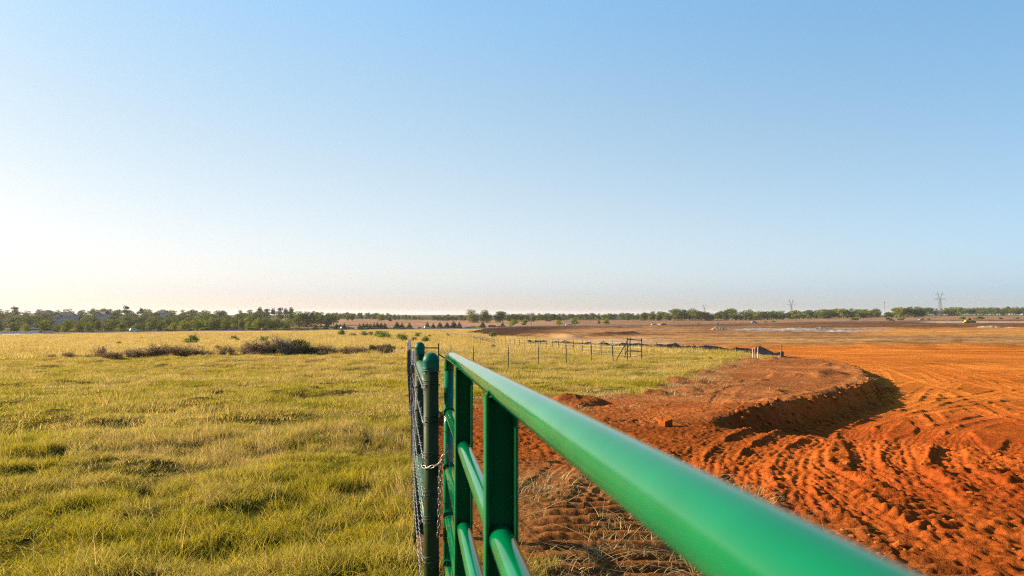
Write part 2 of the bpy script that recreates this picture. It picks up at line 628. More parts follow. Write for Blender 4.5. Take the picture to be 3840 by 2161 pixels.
M['asphalt'] = simple('asphalt', (.075, .075, .078), .85, 0, .25, .8)
M['concrete'] = simple('pale_concrete', (.26, .26, .26), .9, 0, .15, .5)
M['white'] = simple('white_board_paint', (.5, .5, .5), .6, 0, .08, 2)
M['glass'] = simple('dark_car_glass', (.02, .025, .03), .35, 0, .1, 1, .3)
M['tyre'] = simple('tyre_rubber', (.02, .02, .02), .8, 0, .2, 5)
M['carw'] = simple('white_car_paint', (.48, .5, .53), .5, 0, .04, 1, .3, .1)
M['cars'] = simple('silver_car_paint', (.30, .32, .36), .25, .4, .04, 1, .5, .5)
M['cark'] = simple('black_car_paint', (.018, .02, .024), .5, 0, .1, 1, .25, .1)
M['carb'] = simple('dark_blue_car_paint', (.02, .03, .075), .5, 0, .1, 1, .25, .1)
M['carr'] = simple('dark_red_car_paint', (.16, .012, .016), .5, 0, .1, 1, .25, .1)
M['carg'] = simple('grey_car_paint', (.22, .24, .28), .25, .3, .05, 1, .5, .5)
M['dozer'] = simple('yellow_machine_paint', (.48, .25, .02), .5, 0, .15, 2)
M['steel'] = simple('lattice_steel', (.085, .088, .092), .8, 0, .15, .3)
M['line'] = simple('aluminium_cable', (.25, .25, .25), .5, .2, .1, .1)
M['stucco'] = simple('pale_house_wall', (.34, .29, .25), .9, 0, .12, .5)
M['shingle'] = simple('brown_roof_shingles', (.10, .065, .045), .9, 0, .3, 1.2)
M['shingleg'] = simple('dark_roof_shingles', (.045, .042, .042), .9, 0, .3, 1.2)
M['leaf'] = foliage('oak_leaves', (.024, .058, .010), (.095, .125, .008), (.15, .155, .010), .24, .12)
M['leafn'] = foliage('roadside_oak_leaves', (.085, .115, .012), (.29, .26, .018), (.15, .16, .016), .24, .12)
M['leafy'] = foliage('yellow_green_leaves', (.19, .19, .012), (.26, .24, .02), (.16, .17, .014), .35, .5)
M['cedar'] = foliage('cedar_needles', (.022, .038, .014), (.045, .065, .018), (.03, .045, .015), .12, .8)
M['pine'] = foliage('pine_needles', (.045, .075, .022), (.09, .11, .03), (.06, .08, .02), .2, .4)
M['shrubg'] = foliage('dark_shrub_leaves', (.055, .075, .014), (.13, .13, .02), (.08, .09, .015), .25, 1.5)
M['weed'] = foliage('weed_leaves', (.14, .20, .03), (.24, .28, .04), (.16, .19, .03), .35, 1.5)
M['shrubb'] = foliage('brown_shrub_leaves', (.19, .115, .06), (.32, .21, .10), (.21, .145, .065), .4, 1.5)
M['earth'] = ground_mat('red_earth', [(7.0, .10), (26.0, .035), (90.0, .010)], grain=.28)
M['pasture'] = ground_mat('pasture_soil', [(6.0, .10), (30.0, .04)], grain=.45)
M['farfield'] = ground_mat('far_field_stubble', [(.25, 1.2), (1.5, .5)], grain=.22)
M['spoil'] = simple('pale_clay_spoil', (.22, .19, .17), .95, 0, .35, .7)
M['spoilb'] = simple('tan_clay_spoil', (.24, .15, .08), .95, 0, .3, .7)
M['clod'] = simple('red_clay_clod', (.23, .065, .012), 1.0, 0, .3, 9, 0.0)


def grass_mat(name, greens, drys, trans, nscale, lo, hi):
    m, nt, p = mat(name)
    g = N(nt, 'ShaderNodeNewGeometry'); oi = N(nt, 'ShaderNodeObjectInfo')
    f = noise_fac(nt, nscale, 4, .62, lo, hi, g.outputs['Position'])
    gr = mix_col(nt, oi.outputs['Random'], greens[0], greens[1])
    dr = mix_col(nt, oi.outputs['Random'], drys[0], drys[1])
    a = N(nt, 'ShaderNodeAttribute'); a.attribute_name = 'tint'
    sep = N(nt, 'ShaderNodeSeparateColor'); nt.links.new(a.outputs['Color'], sep.inputs[0])
    # r: blade brightness, g: 0 green blade .. 1 dry blade
    ad = N(nt, 'ShaderNodeMath', operation='ADD'); nt.links.new(f, ad.inputs[0]); nt.links.new(sep.outputs[1], ad.inputs[1])
    sb = N(nt, 'ShaderNodeMath', operation='SUBTRACT'); sb.use_clamp = True
    nt.links.new(ad.outputs[0], sb.inputs[0]); sb.inputs[1].default_value = .5
    c = mix_col(nt, sb.outputs[0], gr, dr)
    cm = N(nt, 'ShaderNodeCombineColor')
    for i in range(3): nt.links.new(sep.outputs[0], cm.inputs[i])
    c = mix_col(nt, 1.0, c, cm.outputs[0], 'MULTIPLY')
    nt.links.new(c, p.inputs['Base Color'])
    p.inputs['Roughness'].default_value = .7
    p.inputs['Specular IOR Level'].default_value = .06
    t = N(nt, 'ShaderNodeBsdfTranslucent'); nt.links.new(c, t.inputs[0])
    mx = N(nt, 'ShaderNodeMixShader'); mx.inputs[0].default_value = trans
    nt.links.new(p.outputs[0], mx.inputs[1]); nt.links.new(t.outputs[0], mx.inputs[2])
    nt.links.new(mx.outputs[0], nt.nodes['Material Output'].inputs[0])
    return m


M['grass'] = grass_mat('meadow_grass', ((.225, .215, .009), (.41, .325, .018)), ((.46, .32, .085), (.58, .43, .17)), .42, .30, .40, .68)
M['straw'] = grass_mat('dry_straw', ((.30, .20, .075), (.38, .26, .10)), ((.36, .25, .10), (.48, .36, .17)), .25, .5, .4, .6)
#__PART2__

# ------------------------------------------------------------------ tracks pressed into the earth
def ptrack(pix, n=6):
    return smooth_poly([gxy(*p) for p in pix], n)


TRACKS = []   # (points, half width, kind)
def trk(pix, hw, kind): TRACKS.append((ptrack(pix), hw, kind))


# bulldozer treads near the gate run away from the camera, bars across
TRACKS.append((smooth_poly([(.6, 2.0), (.72, 4.0), (.85, 5.5), (1.0, 7.6)]), .62, 'bigbar'))
TRACKS.append((smooth_poly([(2.3, 2.2), (2.5, 4.0), (2.7, 5.6)]), .42, 'bar'))
TRACKS.append((smooth_poly([(.1, 6.6), (.15, 8.4), (.2, 10.5), (.2, 12.6), (.5, 15.2), (1.2, 17.2)]), .50, 'bar'))
TRACKS.append((smooth_poly([(1.5, 7.8), (1.6, 9.2), (1.9, 11.0), (2.4, 13.0), (3.4, 15.5)]), .48, 'bar'))
trk([(2260, 1690), (2500, 1680), (2700, 1700), (2950, 1740), (3200, 1760)], .42, 'bar')
trk([(2900, 1890), (2760, 1800), (2640, 1700), (2560, 1640), (2440, 1570)], .42, 'bar')
trk([(3260, 2080), (3060, 1960), (2940, 1850), (2850, 1750)], .40, 'bar')
trk([(3840, 2080), (3560, 1990), (3340, 1900), (3190, 1810), (3120, 1730)], .42, 'bar')
TRACKS.append((ptrack([(3840, 1800), (3690, 1735), (3560, 1710), (3480, 1690)]), .30, 'shallow'))
trk([(3840, 1900), (3700, 1830), (3560, 1790), (3420, 1780)], .36, 'bar')
# wheel ruts
trk([(3560, 2161), (3330, 1980), (3180, 1880), (3060, 1790), (3010, 1720), (3060, 1660), (3200, 1640)], .20, 'wheel')
trk([(3020, 1935), (2890, 1850), (2800, 1765), (2750, 1710)], .17, 'wheel')
trk([(3840, 2010), (3560, 1900), (3420, 1810), (3370, 1730), (3420, 1680), (3560, 1620), (3840, 1530)], .24, 'wheel')
TRACKS.append((ptrack([(3840, 1560), (3600, 1600), (3420, 1650), (3300, 1720), (3240, 1790)]), .22, 'shallow'))
trk([(3840, 1470), (3560, 1530), (3380, 1570), (3200, 1620), (3060, 1640)], .24, 'wheel')
trk([(3840, 1640), (3640, 1690), (3520, 1670), (3480, 1610), (3600, 1560)], .20, 'wheel')
trk([(3840, 1440), (3700, 1480), (3560, 1500), (3400, 1540)], .26, 'wheel')
trk([(3300, 1500), (3480, 1470), (3600, 1430), (3560, 1400), (3300, 1370), (3000, 1345)], .3, 'wheel')
trk([(3840, 1500), (3760, 1470), (3740, 1420), (3500, 1385), (3100, 1340)], .3, 'wheel')
trk([(3840, 1390), (3500, 1360), (3200, 1340), (2980, 1330)], .35, 'wheel')
trk([(3840, 1350), (3400, 1335), (3000, 1322), (2800, 1315)], .4, 'wheel')
# families of shallow tyre tracks sweeping round the pad
def sweep(pix, offs, hw):
    c = ptrack(pix)
    for o_ in offs:
        q = []
        for i, (x, y) in enumerate(c):
            a = c[max(i - 1, 0)]; b = c[min(i + 1, len(c) - 1)]
            tx, ty = b[0] - a[0], b[1] - a[1]; L = math.hypot(tx, ty) + 1e-9
            q.append((x - ty / L * o_, y + tx / L * o_))
        TRACKS.append((q, hw, 'shallow'))


sweep([(3840, 1620), (3560, 1600), (3380, 1540), (3330, 1470), (3330, 1420), (3280, 1385), (3100, 1350), (2900, 1325)], (0, -1.9, -2.5, -4.4), .21)
sweep([(3840, 1540), (3620, 1480), (3500, 1430), (3380, 1385), (3160, 1345), (2940, 1318)], (0, -1.9, -3.1, -5), .23)
sweep([(3840, 1440), (3560, 1400), (3300, 1360), (3060, 1330)], (0, -1.9, -4.4, -6.3), .25)
sweep([(3560, 1900), (3330, 1790), (3240, 1700), (3290, 1620), (3420, 1560), (3640, 1500), (3840, 1460)], (0, .55, 1.9, 2.4), .19)
sweep([(3840, 1730), (3620, 1640), (3500, 1560), (3480, 1500), (3560, 1440), (3840, 1400)], (0, .5, 1.8), .2)
sweep([(3840, 1900), (3660, 1800), (3560, 1700), (3600, 1620), (3840, 1560)], (0, .5, 1.9, 2.4), .19)
sweep([(3100, 2000), (3000, 1860), (2980, 1740), (3080, 1640), (3260, 1590), (3480, 1545), (3840, 1500)], (0, .45, 1.8, 2.3), .18)
sweep([(3840, 1480), (3700, 1455), (3560, 1420), (3380, 1370), (3100, 1335)], (0, -2.2, 2.0), .22)
sweep([(2760, 1690), (2960, 1640), (3120, 1600), (3300, 1545), (3500, 1500)], (0, .45, -.5), .17)
# light treads on the raised ground
trk([(2330, 1600), (2500, 1545), (2680, 1520), (2800, 1500)], .35, 'bar')
trk([(2300, 1530), (2480, 1515), (2640, 1530)], .35, 'bar')
trk([(2240, 1570), (2400, 1580), (2560, 1570), (2700, 1535)], .40, 'bigbar')
TRACKS.append((ptrack([(2690, 1520), (2760, 1450), (2900, 1400)]), .22, 'shallow'))


def track_effect(x, y):
    """height change, smoothness 0..1, freshness of the tracks"""
    h = np.zeros(x.shape); sm = np.zeros(x.shape)
    warp = .06 * fbm(x, y, .7, 2, 5)
    for pts, hw, kind in TRACKS:
        P = np.array(pts)
        m = (x > P[:, 0].min() - 1.2) & (x < P[:, 0].max() + 1.2) & (y > P[:, 1].min() - 1.2) & (y < P[:, 1].max() + 1.2)
        if not np.any(m): continue
        xs, ys = x[m], y[m]
        d, arc, side = poly_dist(xs, ys, pts)
        d = d + warp[m]
        ins = 1 - sstep(hw * .82, hw * 1.08, d)
        berm = np.exp(-((d - hw * 1.18) / (hw * .28 + .03)) ** 2)
        Lt = sum(math.hypot(q1[0] - q0[0], q1[1] - q0[1]) for q0, q1 in zip(pts[:-1], pts[1:]))
        endf = sstep(0, 1.3, arc) * sstep(0, 1.3, Lt - arc)
        brk = .45 + .55 * sstep(-.35, .35, fbm(xs, ys, .9, 2, 31))
        if kind in ('bar', 'bigbar'):
            ph = arc / (.175 if kind == 'bar' else .215) + .2 * fbm(xs, ys, .8, 2, 12) + side * d * .35
            wv = np.abs(((ph % 1.0) - .5) * 2)            # 0..1 saw
            bar = sstep(.30, .75, wv)
            dh = ins * (bar * .060 * (.35 + .65 * brk) - .040) + berm * .026 * brk
            if kind == 'bigbar': dh = ins * (bar * .105 - .058)
            s_ = ins * .55
        elif kind == 'shallow':
            dh = ins * (-.028 + np.sin(side * d * 2 * math.pi / .10) * .007) + berm * .024 * brk
            s_ = ins * .8
        else:
            lin = np.sin(side * d * 2 * math.pi / .085) * .006 + np.sin(arc * 2 * math.pi / .07) * .004
            dh = ins * (-.038 + lin) + berm * .030 * brk
            s_ = ins * .9
        dh = dh * endf; s_ = s_ * endf
        h[m] = np.where(ins > .02, dh + h[m] * (1 - ins * endf), h[m] + dh)
        sm[m] = np.maximum(sm[m], s_)
    return np.clip(h, -.062, .050) * np.where(x + .25 * (y - 4) > 2.2, .76, 1.0), sm


def zone(x, y):
    """0 pasture, 1 bare earth, 2 land beyond the road"""
    d = np.hypot(x, y)
    k = np.clip(d / 18.0, .25, 2.5)
    wx = x + .28 * k * fbm(x, y, 1.1, 3, 3); wy = y + .45 * k * fbm(x, y, 1.3, 3, 4)
    z = np.where(in_poly(wx, wy, DIRT), 1, 0)
    px = 1920 + F * x / np.maximum(y, 60)
    ry = np.interp(px, ROADPX, ROADY)
    z = np.where((y > 200) & (y > ry), 2, z)
    return z


def C(*a): return np.array(a)


def lerp(a, b, t): return a + (b - a) * t[:, None]


# ------------------------------------------------------------------ the land: one graded sheet, cut into pasture, earth and far fields
def build_land():
    th = np.concatenate([np.arange(R(-50), R(-13), .0042), np.arange(R(-13), R(46), .00165), np.arange(R(46), R(52), .006),
                         np.linspace(R(52), R(310), 86)])
    th = np.concatenate([th, [th[0] + 2 * math.pi]])
    r = [.4]
    while r[-1] < 9500:
        q = r[-1]
        k = .06 if q < 2.4 else .0042 if q < 34 else .0055 if q < 90 else .0075 if q < 700 else .03
        r.append(q * (1 + k))
    r = np.array(r)
    nt_, nr = len(th), len(r)
    T, RR = np.meshgrid(th, r)
    X = (RR * np.sin(T)).ravel(); Y = (RR * np.cos(T)).ravel()
    Z = macro(X, Y)
    zn = zone(X, Y)
    d = np.hypot(X, Y)
    px = 1920 + F * X / np.maximum(Y, 2.0)
    yi = HOR + (CAMZ - Z) / np.maximum(Y, 2.0) * F
    fine = np.zeros_like(Z)
    # pasture hummocks
    mp = (zn == 0) & (d < 130)
    fine[mp] += .20 * fbm(X[mp], Y[mp] * 1.4, 1.9, 3, 40) + .06 * fbm(X[mp], Y[mp], .7, 2, 44)
    mp2 = (zn == 0) & (d >= 130)
    fine[mp2] += .2 * fbm(X[mp2], Y[mp2], 9, 2, 41)
    # earth
    me_ = (zn == 1) & (d < 60) & (Y > -8)
    x, y = X[me_], Y[me_]
    dd = d[me_]
    th_, sm = track_effect(x, y)
    bank = ~in_poly(x, y, CUT)
    rough = .026 * fbm(x, y, 1.7, 3, 50) + .024 * (.45 - np.abs(fbm(x, y, .36, 3, 51, .65)) * 1.6)
    cl = vnoise(x / .13, y / .13, 52) * .55 + vnoise(x / .065, y / .065, 53) * .45
    mask = sstep(-.15, .45, fbm(x, y, 1.4, 2, 54))
    cl2 = np.maximum(cl, 0) ** 1.3 * .060 * (.3 + .7 * mask)
    far = 1 - .75 * sstep(18, 34, dd)
    calm = np.where(bank, 1.0, 1 - .68 * sstep(9.5, 13.5, dd))
    amt = np.where(bank, np.where((y < 16.5) & (x < 5), .9, .7), 1.0) * (1 - .5 * (1 - sstep(1.8, 3.2, x + .25 * (y - 4))) * (1 - sstep(7.2, 9.2, y)))
    hump = np.where(bank, .34 * np.maximum(fbm(x, y, 1.5, 3, 57) - .16, 0), 0)
    bd, _, _ = poly_dist(x, y, BANK)
    hump = hump * sstep(.25, 1.3, bd) * sstep(12, 14.5, y)
    th_ = th_ * sstep(.35, 1.0, bd) * np.where(bank, .6, 1.0); sm = sm * sstep(.35, 1.0, bd)
    strip_ = (1 - sstep(1.8, 3.2, x + .25 * (y - 4))) * (1 - sstep(7.2, 9.2, y))
    cl2 = cl2 * (1 - .7 * strip_)
    scarp = np.exp(-(bd / .8) ** 2) * sstep(3.5, 8, x + .3 * (y - 9)) * np.where(y < 40, 1, 0)
    fine[me_] += th_ * (1 - .45 * sstep(30, 58, dd)) + (rough * amt + cl2 * (.6 + .4 * amt)) * (1 - .62 * sm) * far * calm + .015 * (1 - .6 * strip_) * vnoise(x / .05, y / .05, 63) * sstep(20, 9, dd) + hump + scarp * (.05 * vnoise(x / .4, y / .4, 58) + .07 * np.maximum(vnoise(x / .17, y / .17, 59), 0))
    mf = (zn == 1) & (d >= 60)
    x, y = X[mf], Y[mf]
    fine[mf] += (.16 * fbm(x, y, 3.0, 2, 60) + .3 * fbm(x, y, 14, 2, 61)) * sstep(60, 90, y)
    for pix, hgt, wd in (([(2130, 1263), (2250, 1260), (2370, 1255)], 1.0, 2.6), ([(2240, 1231), (2380, 1228), (2520, 1227)], 1.1, 5), ([(2500, 1303), (2900, 1303), (3400, 1304), (3900, 1305)], .35, 1.6),
                         ([(1960, 1262), (2060, 1264), (2150, 1268)], .8, 2.5), ([(2900, 1345), (2960, 1349), (3040, 1355)], .28, .5)):
        pl = smooth_poly([gxy(*p) for p in pix], 5)
        bd, _, _ = poly_dist(x, y, pl)
        fine[mf] += hgt * np.exp(-(bd / wd) ** 2)
    m2 = zn == 2
    fine[m2] += .4 * fbm(X[m2], Y[m2], 25, 2, 62)
    # keep the boundary between zones smooth
    Zf = Z + fine

    # ---- what each patch of land is made of
    col = np.zeros((len(X), 3))
    n1 = fbm(X, Y, 2.0, 4, 70); n2 = fbm(X, Y, 7.0, 3, 71); nb = fbm(X * .35, Y, 22.0, 3, 72)
    # pasture
    dry = np.clip(.5 + .9 * n2 + .3 * n1, 0, 1)
    soil = lerp(C(.075, .085, .018)[None, :], C(.17, .13, .045)[None, :], dry)
    t = np.clip(.62 + 1.3 * nb + .5 * n2, 0, 1)
    fg = lerp(C(.20, .20, .035)[None, :], C(.52, .36, .135)[None, :], t)
    pinkish = sstep(.1, .5, fbm(X * .3, Y, 30.0, 2, 73))
    fg = lerp(fg, np.broadcast_to(C(.58, .40, .22), fg.shape), pinkish * .6)
    pc = lerp(soil, fg, sstep(25, 80, d))
    # earth
    red = lerp(C(.36, .100, .032)[None, :], C(.46, .150, .045)[None, :], np.clip(.5 + n1, 0, 1))
    org = lerp(C(.44, .172, .045)[None, :], C(.55, .245, .075)[None, :], np.clip(.5 + n2 + .4 * n1, 0, 1))
    ec = lerp(red, org, sstep(1620, 1440, yi))
    near_t = (1 - sstep(1.6, 3.4, X + .25 * (Y - 4))) * (1 - sstep(7.2, 9.2, Y))
    ec = lerp(ec, np.broadcast_to(C(.30, .165, .085), ec.shape), near_t)
    strip = (1 - sstep(2.2, 4.5, X)) * sstep(7.2, 8.8, Y) * (1 - sstep(14, 19, Y))
    ec = lerp(ec, np.broadcast_to(C(.26, .10, .035), ec.shape), strip * .8)
    bnk = (~in_poly(X, Y, CUT)) & (Y > 11) & (Y < 58) & (zn == 1)
    bc = lerp(C(.27, .135, .075)[None, :], C(.36, .185, .105)[None, :], np.clip(.5 + n1, 0, 1))
    ec = np.where(bnk[:, None], bc, ec)
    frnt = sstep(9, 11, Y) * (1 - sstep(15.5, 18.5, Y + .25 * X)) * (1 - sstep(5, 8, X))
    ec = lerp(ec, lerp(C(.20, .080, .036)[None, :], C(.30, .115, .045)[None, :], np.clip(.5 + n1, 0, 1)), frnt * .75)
    wob = yi + 5 * n2 + 3 * nb
    stub = lerp(C(.26, .135, .055)[None, :], C(.52, .30, .115)[None, :], np.clip(.5 + .8 * n1 + .6 * nb, 0, 1))
    ec = lerp(ec, stub, sstep(1314, 1290, yi + 9 * n2 + 7 * nb))
    pale = np.broadcast_to(C(.62, .42, .23), ec.shape)
    brown = lerp(C(.15, .075, .036)[None, :], C(.27, .145, .07)[None, :], np.clip(.5 + n1 + nb, 0, 1))
    lf = 1 - sstep(2350, 2620, px)
    ec = lerp(ec, pale, lf * sstep(1293, 1287, wob) * sstep(1264, 1272, wob) * .85)
    ec = lerp(ec, brown, sstep(1266, 1258, wob) * lf)
    tanb = lerp(C(.33, .19, .09)[None, :], C(.46, .28, .13)[None, :], np.clip(.5 + n1 + nb, 0, 1))
    ec = lerp(ec, tanb, lf * sstep(1254, 1246, wob) * sstep(1226, 1234, wob) * sstep(1850, 2000, px) * .8)
    dk = sstep(1690, 1720, px) * (1 - sstep(1840, 2150, px + 6 * (yi - 1255))) * sstep(1285, 1275, yi)
    ec = lerp(ec, np.broadcast_to(C(.075, .040, .024), ec.shape), dk)
    rg = sstep(2450, 2700, px)
    ec = lerp(ec, brown, rg * sstep(1252, 1246, wob) * .75)
    ec = lerp(ec, np.broadcast_to(C(.56, .27, .07), ec.shape), sstep(3100, 3300, px) * sstep(1262, 1256, wob) * sstep(1226, 1236, wob) * .8)
    paleclay = lerp(C(.20, .16, .12)[None, :], C(.52, .44, .36)[None, :], np.clip(.45 + 1.6 * n1 + .8 * n2, 0, 1))
    ec = lerp(ec, paleclay, sstep(2680, 2760, px) * (1 - sstep(3260, 3400, px)) * sstep(1247, 1242, yi + 5 * n2) * sstep(1229, 1233, yi + 4 * n1) * (.35 + .65 * sstep(-.15, .2, fbm(X * .2, Y, 9.0, 3, 97))))
    ec = lerp(ec, brown * .85, sstep(1229, 1223, yi) * sstep(2000, 2300, px))
    ec = lerp(ec, np.broadcast_to(C(.52, .18, .06), ec.shape), np.exp(-((px - 2290) / 80) ** 2 - ((yi - 1242) / 2.5) ** 2))
    ec = lerp(ec, np.broadcast_to(C(.56, .42, .28), ec.shape), sstep(3420, 3520, px) * sstep(1213, 1210, yi) * sstep(1203, 1206, yi) * .8)
    ts = np.zeros(len(X)); ts[me_] = sm
    ec = ec * (1 + .28 * ts * sstep(5, 9, d))[:, None]
    damp = fbm(X, Y * 1.6, 5.5, 4, 79)
    ec = ec * (1 + .30 * np.clip(damp, -.6, .6) * (1 - sstep(60, 100, d)))[:, None]
    # beyond the road
    pk = lerp(C(.46, .31, .19)[None, :], C(.56, .40, .26)[None, :], np.clip(.5 + nb + .5 * n2, 0, 1))
    br = lerp(C(.34, .22, .13)[None, :], C(.46, .31, .19)[None, :], np.clip(.5 + nb + .5 * n2, 0, 1))
    vg = lerp(C(.13, .14, .03)[None, :], C(.30, .27, .07)[None, :], np.clip(.5 + nb + n2, 0, 1))
    fc = lerp(vg, pk, sstep(980, 1120, px) * sstep(12, 40, Y - np.interp(px, ROADPX, ROADY)))
    fc = lerp(fc, br, sstep(2000, 2200, px) * sstep(4, 12, Y - np.interp(px, ROADPX, ROADY)))
    fc = lerp(fc, np.broadcast_to(C(.07, .075, .025), fc.shape), (1 - sstep(900, 1060, px)) * sstep(470, 520, Y))
    fc = lerp(fc, np.broadcast_to(C(.10, .10, .035), fc.shape), sstep(1000, 1250, Y))
    mot = 1 + (.30 * fbm(X * .25, Y, 3.2, 3, 75) + .28 * fbm(X * .12, Y, 11.0, 3, 76) + .16 * np.sign(vnoise(X * .15 / 9, Y / 2.2, 77)) * sstep(-.1, .3, fbm(X, Y, 60, 2, 78))) * sstep(28, 75, Y)
    ec = ec * mot[:, None]; fc = fc * (1 + .5 * (mot[:, None] - 1))
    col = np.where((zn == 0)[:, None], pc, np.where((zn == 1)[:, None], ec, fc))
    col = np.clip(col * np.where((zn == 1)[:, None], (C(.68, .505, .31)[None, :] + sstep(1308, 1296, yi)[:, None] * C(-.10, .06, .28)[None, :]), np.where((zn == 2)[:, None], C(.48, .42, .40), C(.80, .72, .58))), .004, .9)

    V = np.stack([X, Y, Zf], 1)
    i0 = np.arange(nr - 1)[:, None] * nt_ + np.arange(nt_ - 1)[None, :]
    Q = np.stack([i0, i0 + 1, i0 + 1 + nt_, i0 + nt_], -1).reshape(-1, 4)[:, ::-1]
    cx = V[Q].mean(1)
    fz = zone(cx[:, 0], cx[:, 1])
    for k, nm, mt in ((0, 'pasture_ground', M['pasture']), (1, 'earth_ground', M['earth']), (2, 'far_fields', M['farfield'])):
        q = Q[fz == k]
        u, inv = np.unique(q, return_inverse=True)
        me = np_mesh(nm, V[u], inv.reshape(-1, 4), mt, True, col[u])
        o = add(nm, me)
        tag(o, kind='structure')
    return th, r, Zf.reshape(nr, nt_)


LT, LR, LZ = build_land()


def land(x, y):
    """exact height of the built sheet"""
    x = np.asarray(x, float); y = np.asarray(y, float)
    th = np.arctan2(x, y); th = np.where(th < LT[0], th + 2 * math.pi, th)
    r = np.hypot(x, y)
    i = np.clip(np.searchsorted(LR, r) - 1, 0, len(LR) - 2)
    j = np.clip(np.searchsorted(LT, th) - 1, 0, len(LT) - 2)
    a = np.clip((r - LR[i]) / (LR[i + 1] - LR[i]), 0, 1); b = np.clip((th - LT[j]) / (LT[j + 1] - LT[j]), 0, 1)
    return (LZ[i, j] * (1 - a) + LZ[i + 1, j] * a) * (1 - b) + (LZ[i, j + 1] * (1 - a) + LZ[i + 1, j + 1] * a) * b


def lz(x, y): return float(land(np.array([x]), np.array([y]))[0])


def strip(name, pts, width, mt, lift, kind='structure', thick=0.0):
    mb = MB()
    for i, (x, y) in enumerate(pts):
        a = Vector(pts[max(i - 1, 0)]); b = Vector(pts[min(i + 1, len(pts) - 1)])
        t = (b - a).normalized(); n_ = Vector((-t.y, t.x))
        zc = max(lz(x, y), lz(x + n_.x * width / 2, y + n_.y * width / 2), lz(x - n_.x * width / 2, y - n_.y * width / 2)) + lift
        for s_, dz in ((-.5, 0), (.5, 0), (.72, -lift - .6), (-.72, -lift - .6)):
            mb.v.append((x + n_.x * width * s_, y + n_.y * width * s_, zc + dz))
    for i in range(len(pts) - 1):
        for a, b in ((0, 1), (1, 2), (3, 0)):
            mb.face([i * 4 + a, i * 4 + b, i * 4 + 4 + b, i * 4 + 4 + a][::-1], 0)
    o = mb.build(name, mt)
    tag(o, kind=kind)
    return o


ROADF = [((p - 1920) / F * road_y(p), road_y(p)) for p in np.linspace(-700, 4600, 160)]
strip('road', ROADF, 7.5, M['asphalt'], .22)
strip('road_edge_line', [(x, y - 3.55) for x, y in ROADF], .16, M['white'], .30)
# driveway by the white board fence, and the upper street far left
strip('driveway', [tuple(gpt(40, 345))[:2], tuple(gpt(95, 337))[:2], tuple(gpt(150, 346))[:2]], 7, M['concrete'], .12)
strip('upper_street', [tuple(gpt(20, 470))[:2], tuple(gpt(125, 470))[:2], tuple(gpt(230, 475))[:2]], 7, M['asphalt'], .9)
#__PART3__

# ------------------------------------------------------------------ plants: builders
def leaf_quads(P, Nrm, size, asp=.55):
    """one small quad per point, facing roughly Nrm"""
    n = len(P)
    rnd = rng.normal(size=(n, 3))
    a = np.cross(Nrm, rnd); a /= np.linalg.norm(a, axis=1, keepdims=True) + 1e-9
    b = np.cross(Nrm, a); b /= np.linalg.norm(b, axis=1, keepdims=True) + 1e-9
    s = size if np.ndim(size) else np.full(n, size)
    a = a * s[:, None] * .5; b = b * s[:, None] * asp * .5
    V = np.stack([P - a, P - b * 1.0, P + a, P + b], 1).reshape(-1, 3)
    Q = np.arange(n * 4).reshape(n, 4)
    return V, Q


def crown_mesh(name, lobes, n, size, mt, jit=.38, fill=.6, gap=.35):
    """leaves spread through lobes [(centre, radii)]; leaf normals lean outward"""
    Ps = []; Ns = []; T = []
    vol = np.array([l[1][0] * l[1][1] + l[1][0] * l[1][2] for l in lobes]); vol = vol / vol.sum()
    for (c, rad), f in zip(lobes, vol):
        k = int(n * f * 1.6) + 3
        d = rng.normal(size=(k, 3)); d /= np.linalg.norm(d, axis=1, keepdims=True)
        rr = fill + (1.04 - fill) * rng.random(k) ** .5
        # uneven: drop leaves where a coarse noise says gap
        key = vnoise(d[:, 0] * 2.3 + c[0], d[:, 1] * 2.3 + d[:, 2] * 1.7 + c[2], int(abs(c[0]) * 10) + 3)
        keep = key > -1 + gap + .5 * rng.random(k) - .25
        d = d[keep]; rr = rr[keep]
        rr = rr * (1 + .16 * vnoise(d[:, 0] * 3 + 5, d[:, 2] * 3 + d[:, 1] * 2, 8))
        Ps.append(np.array(c) + d * rr[:, None] * np.array(rad))
        nn = d + jit * rng.normal(size=d.shape)
        Ns.append(nn / np.linalg.norm(nn, axis=1, keepdims=True))
        T.append(np.full(len(d), .75 + .5 * rng.random()))
    P = np.concatenate(Ps); Nn = np.concatenate(Ns); T = np.concatenate(T)
    s = size * (.6 + .8 * rng.random(len(P)))
    V, Q = leaf_quads(P, Nn, s)
    t = np.repeat(T * (.8 + .4 * rng.random(len(P))), 4)
    return np_mesh(name, V, Q, mt, False, np.stack([t, t, t], 1))


def trunk_mesh(name, h, rad, tips, mt, lean=0.0):
    mb = MB()
    bend = random.uniform(-.04, .04) * h
    top = h * .55
    path = [(0, 0, -.4), (bend * .3, 0, top * .35), (bend * .7 + lean * .4, 0, top * .7), (bend + lean, 0, top)]
    mb.tube(path, [rad * 1.25, rad, rad * .8, rad * .55], 7, 0)
    for (x, y, z) in tips:
        s0 = random.uniform(.45, .95)
        b = Vector((bend * s0 + lean * s0, 0, top * s0))
        e = Vector((x, y, z)); mid = b.lerp(e, .5) + Vector((0, 0, .12 * h * .3))
        mb.tube([b, mid, e], [rad * .45, rad * .3, rad * .1], 5, 0)
    return mb.mesh(name, mt)


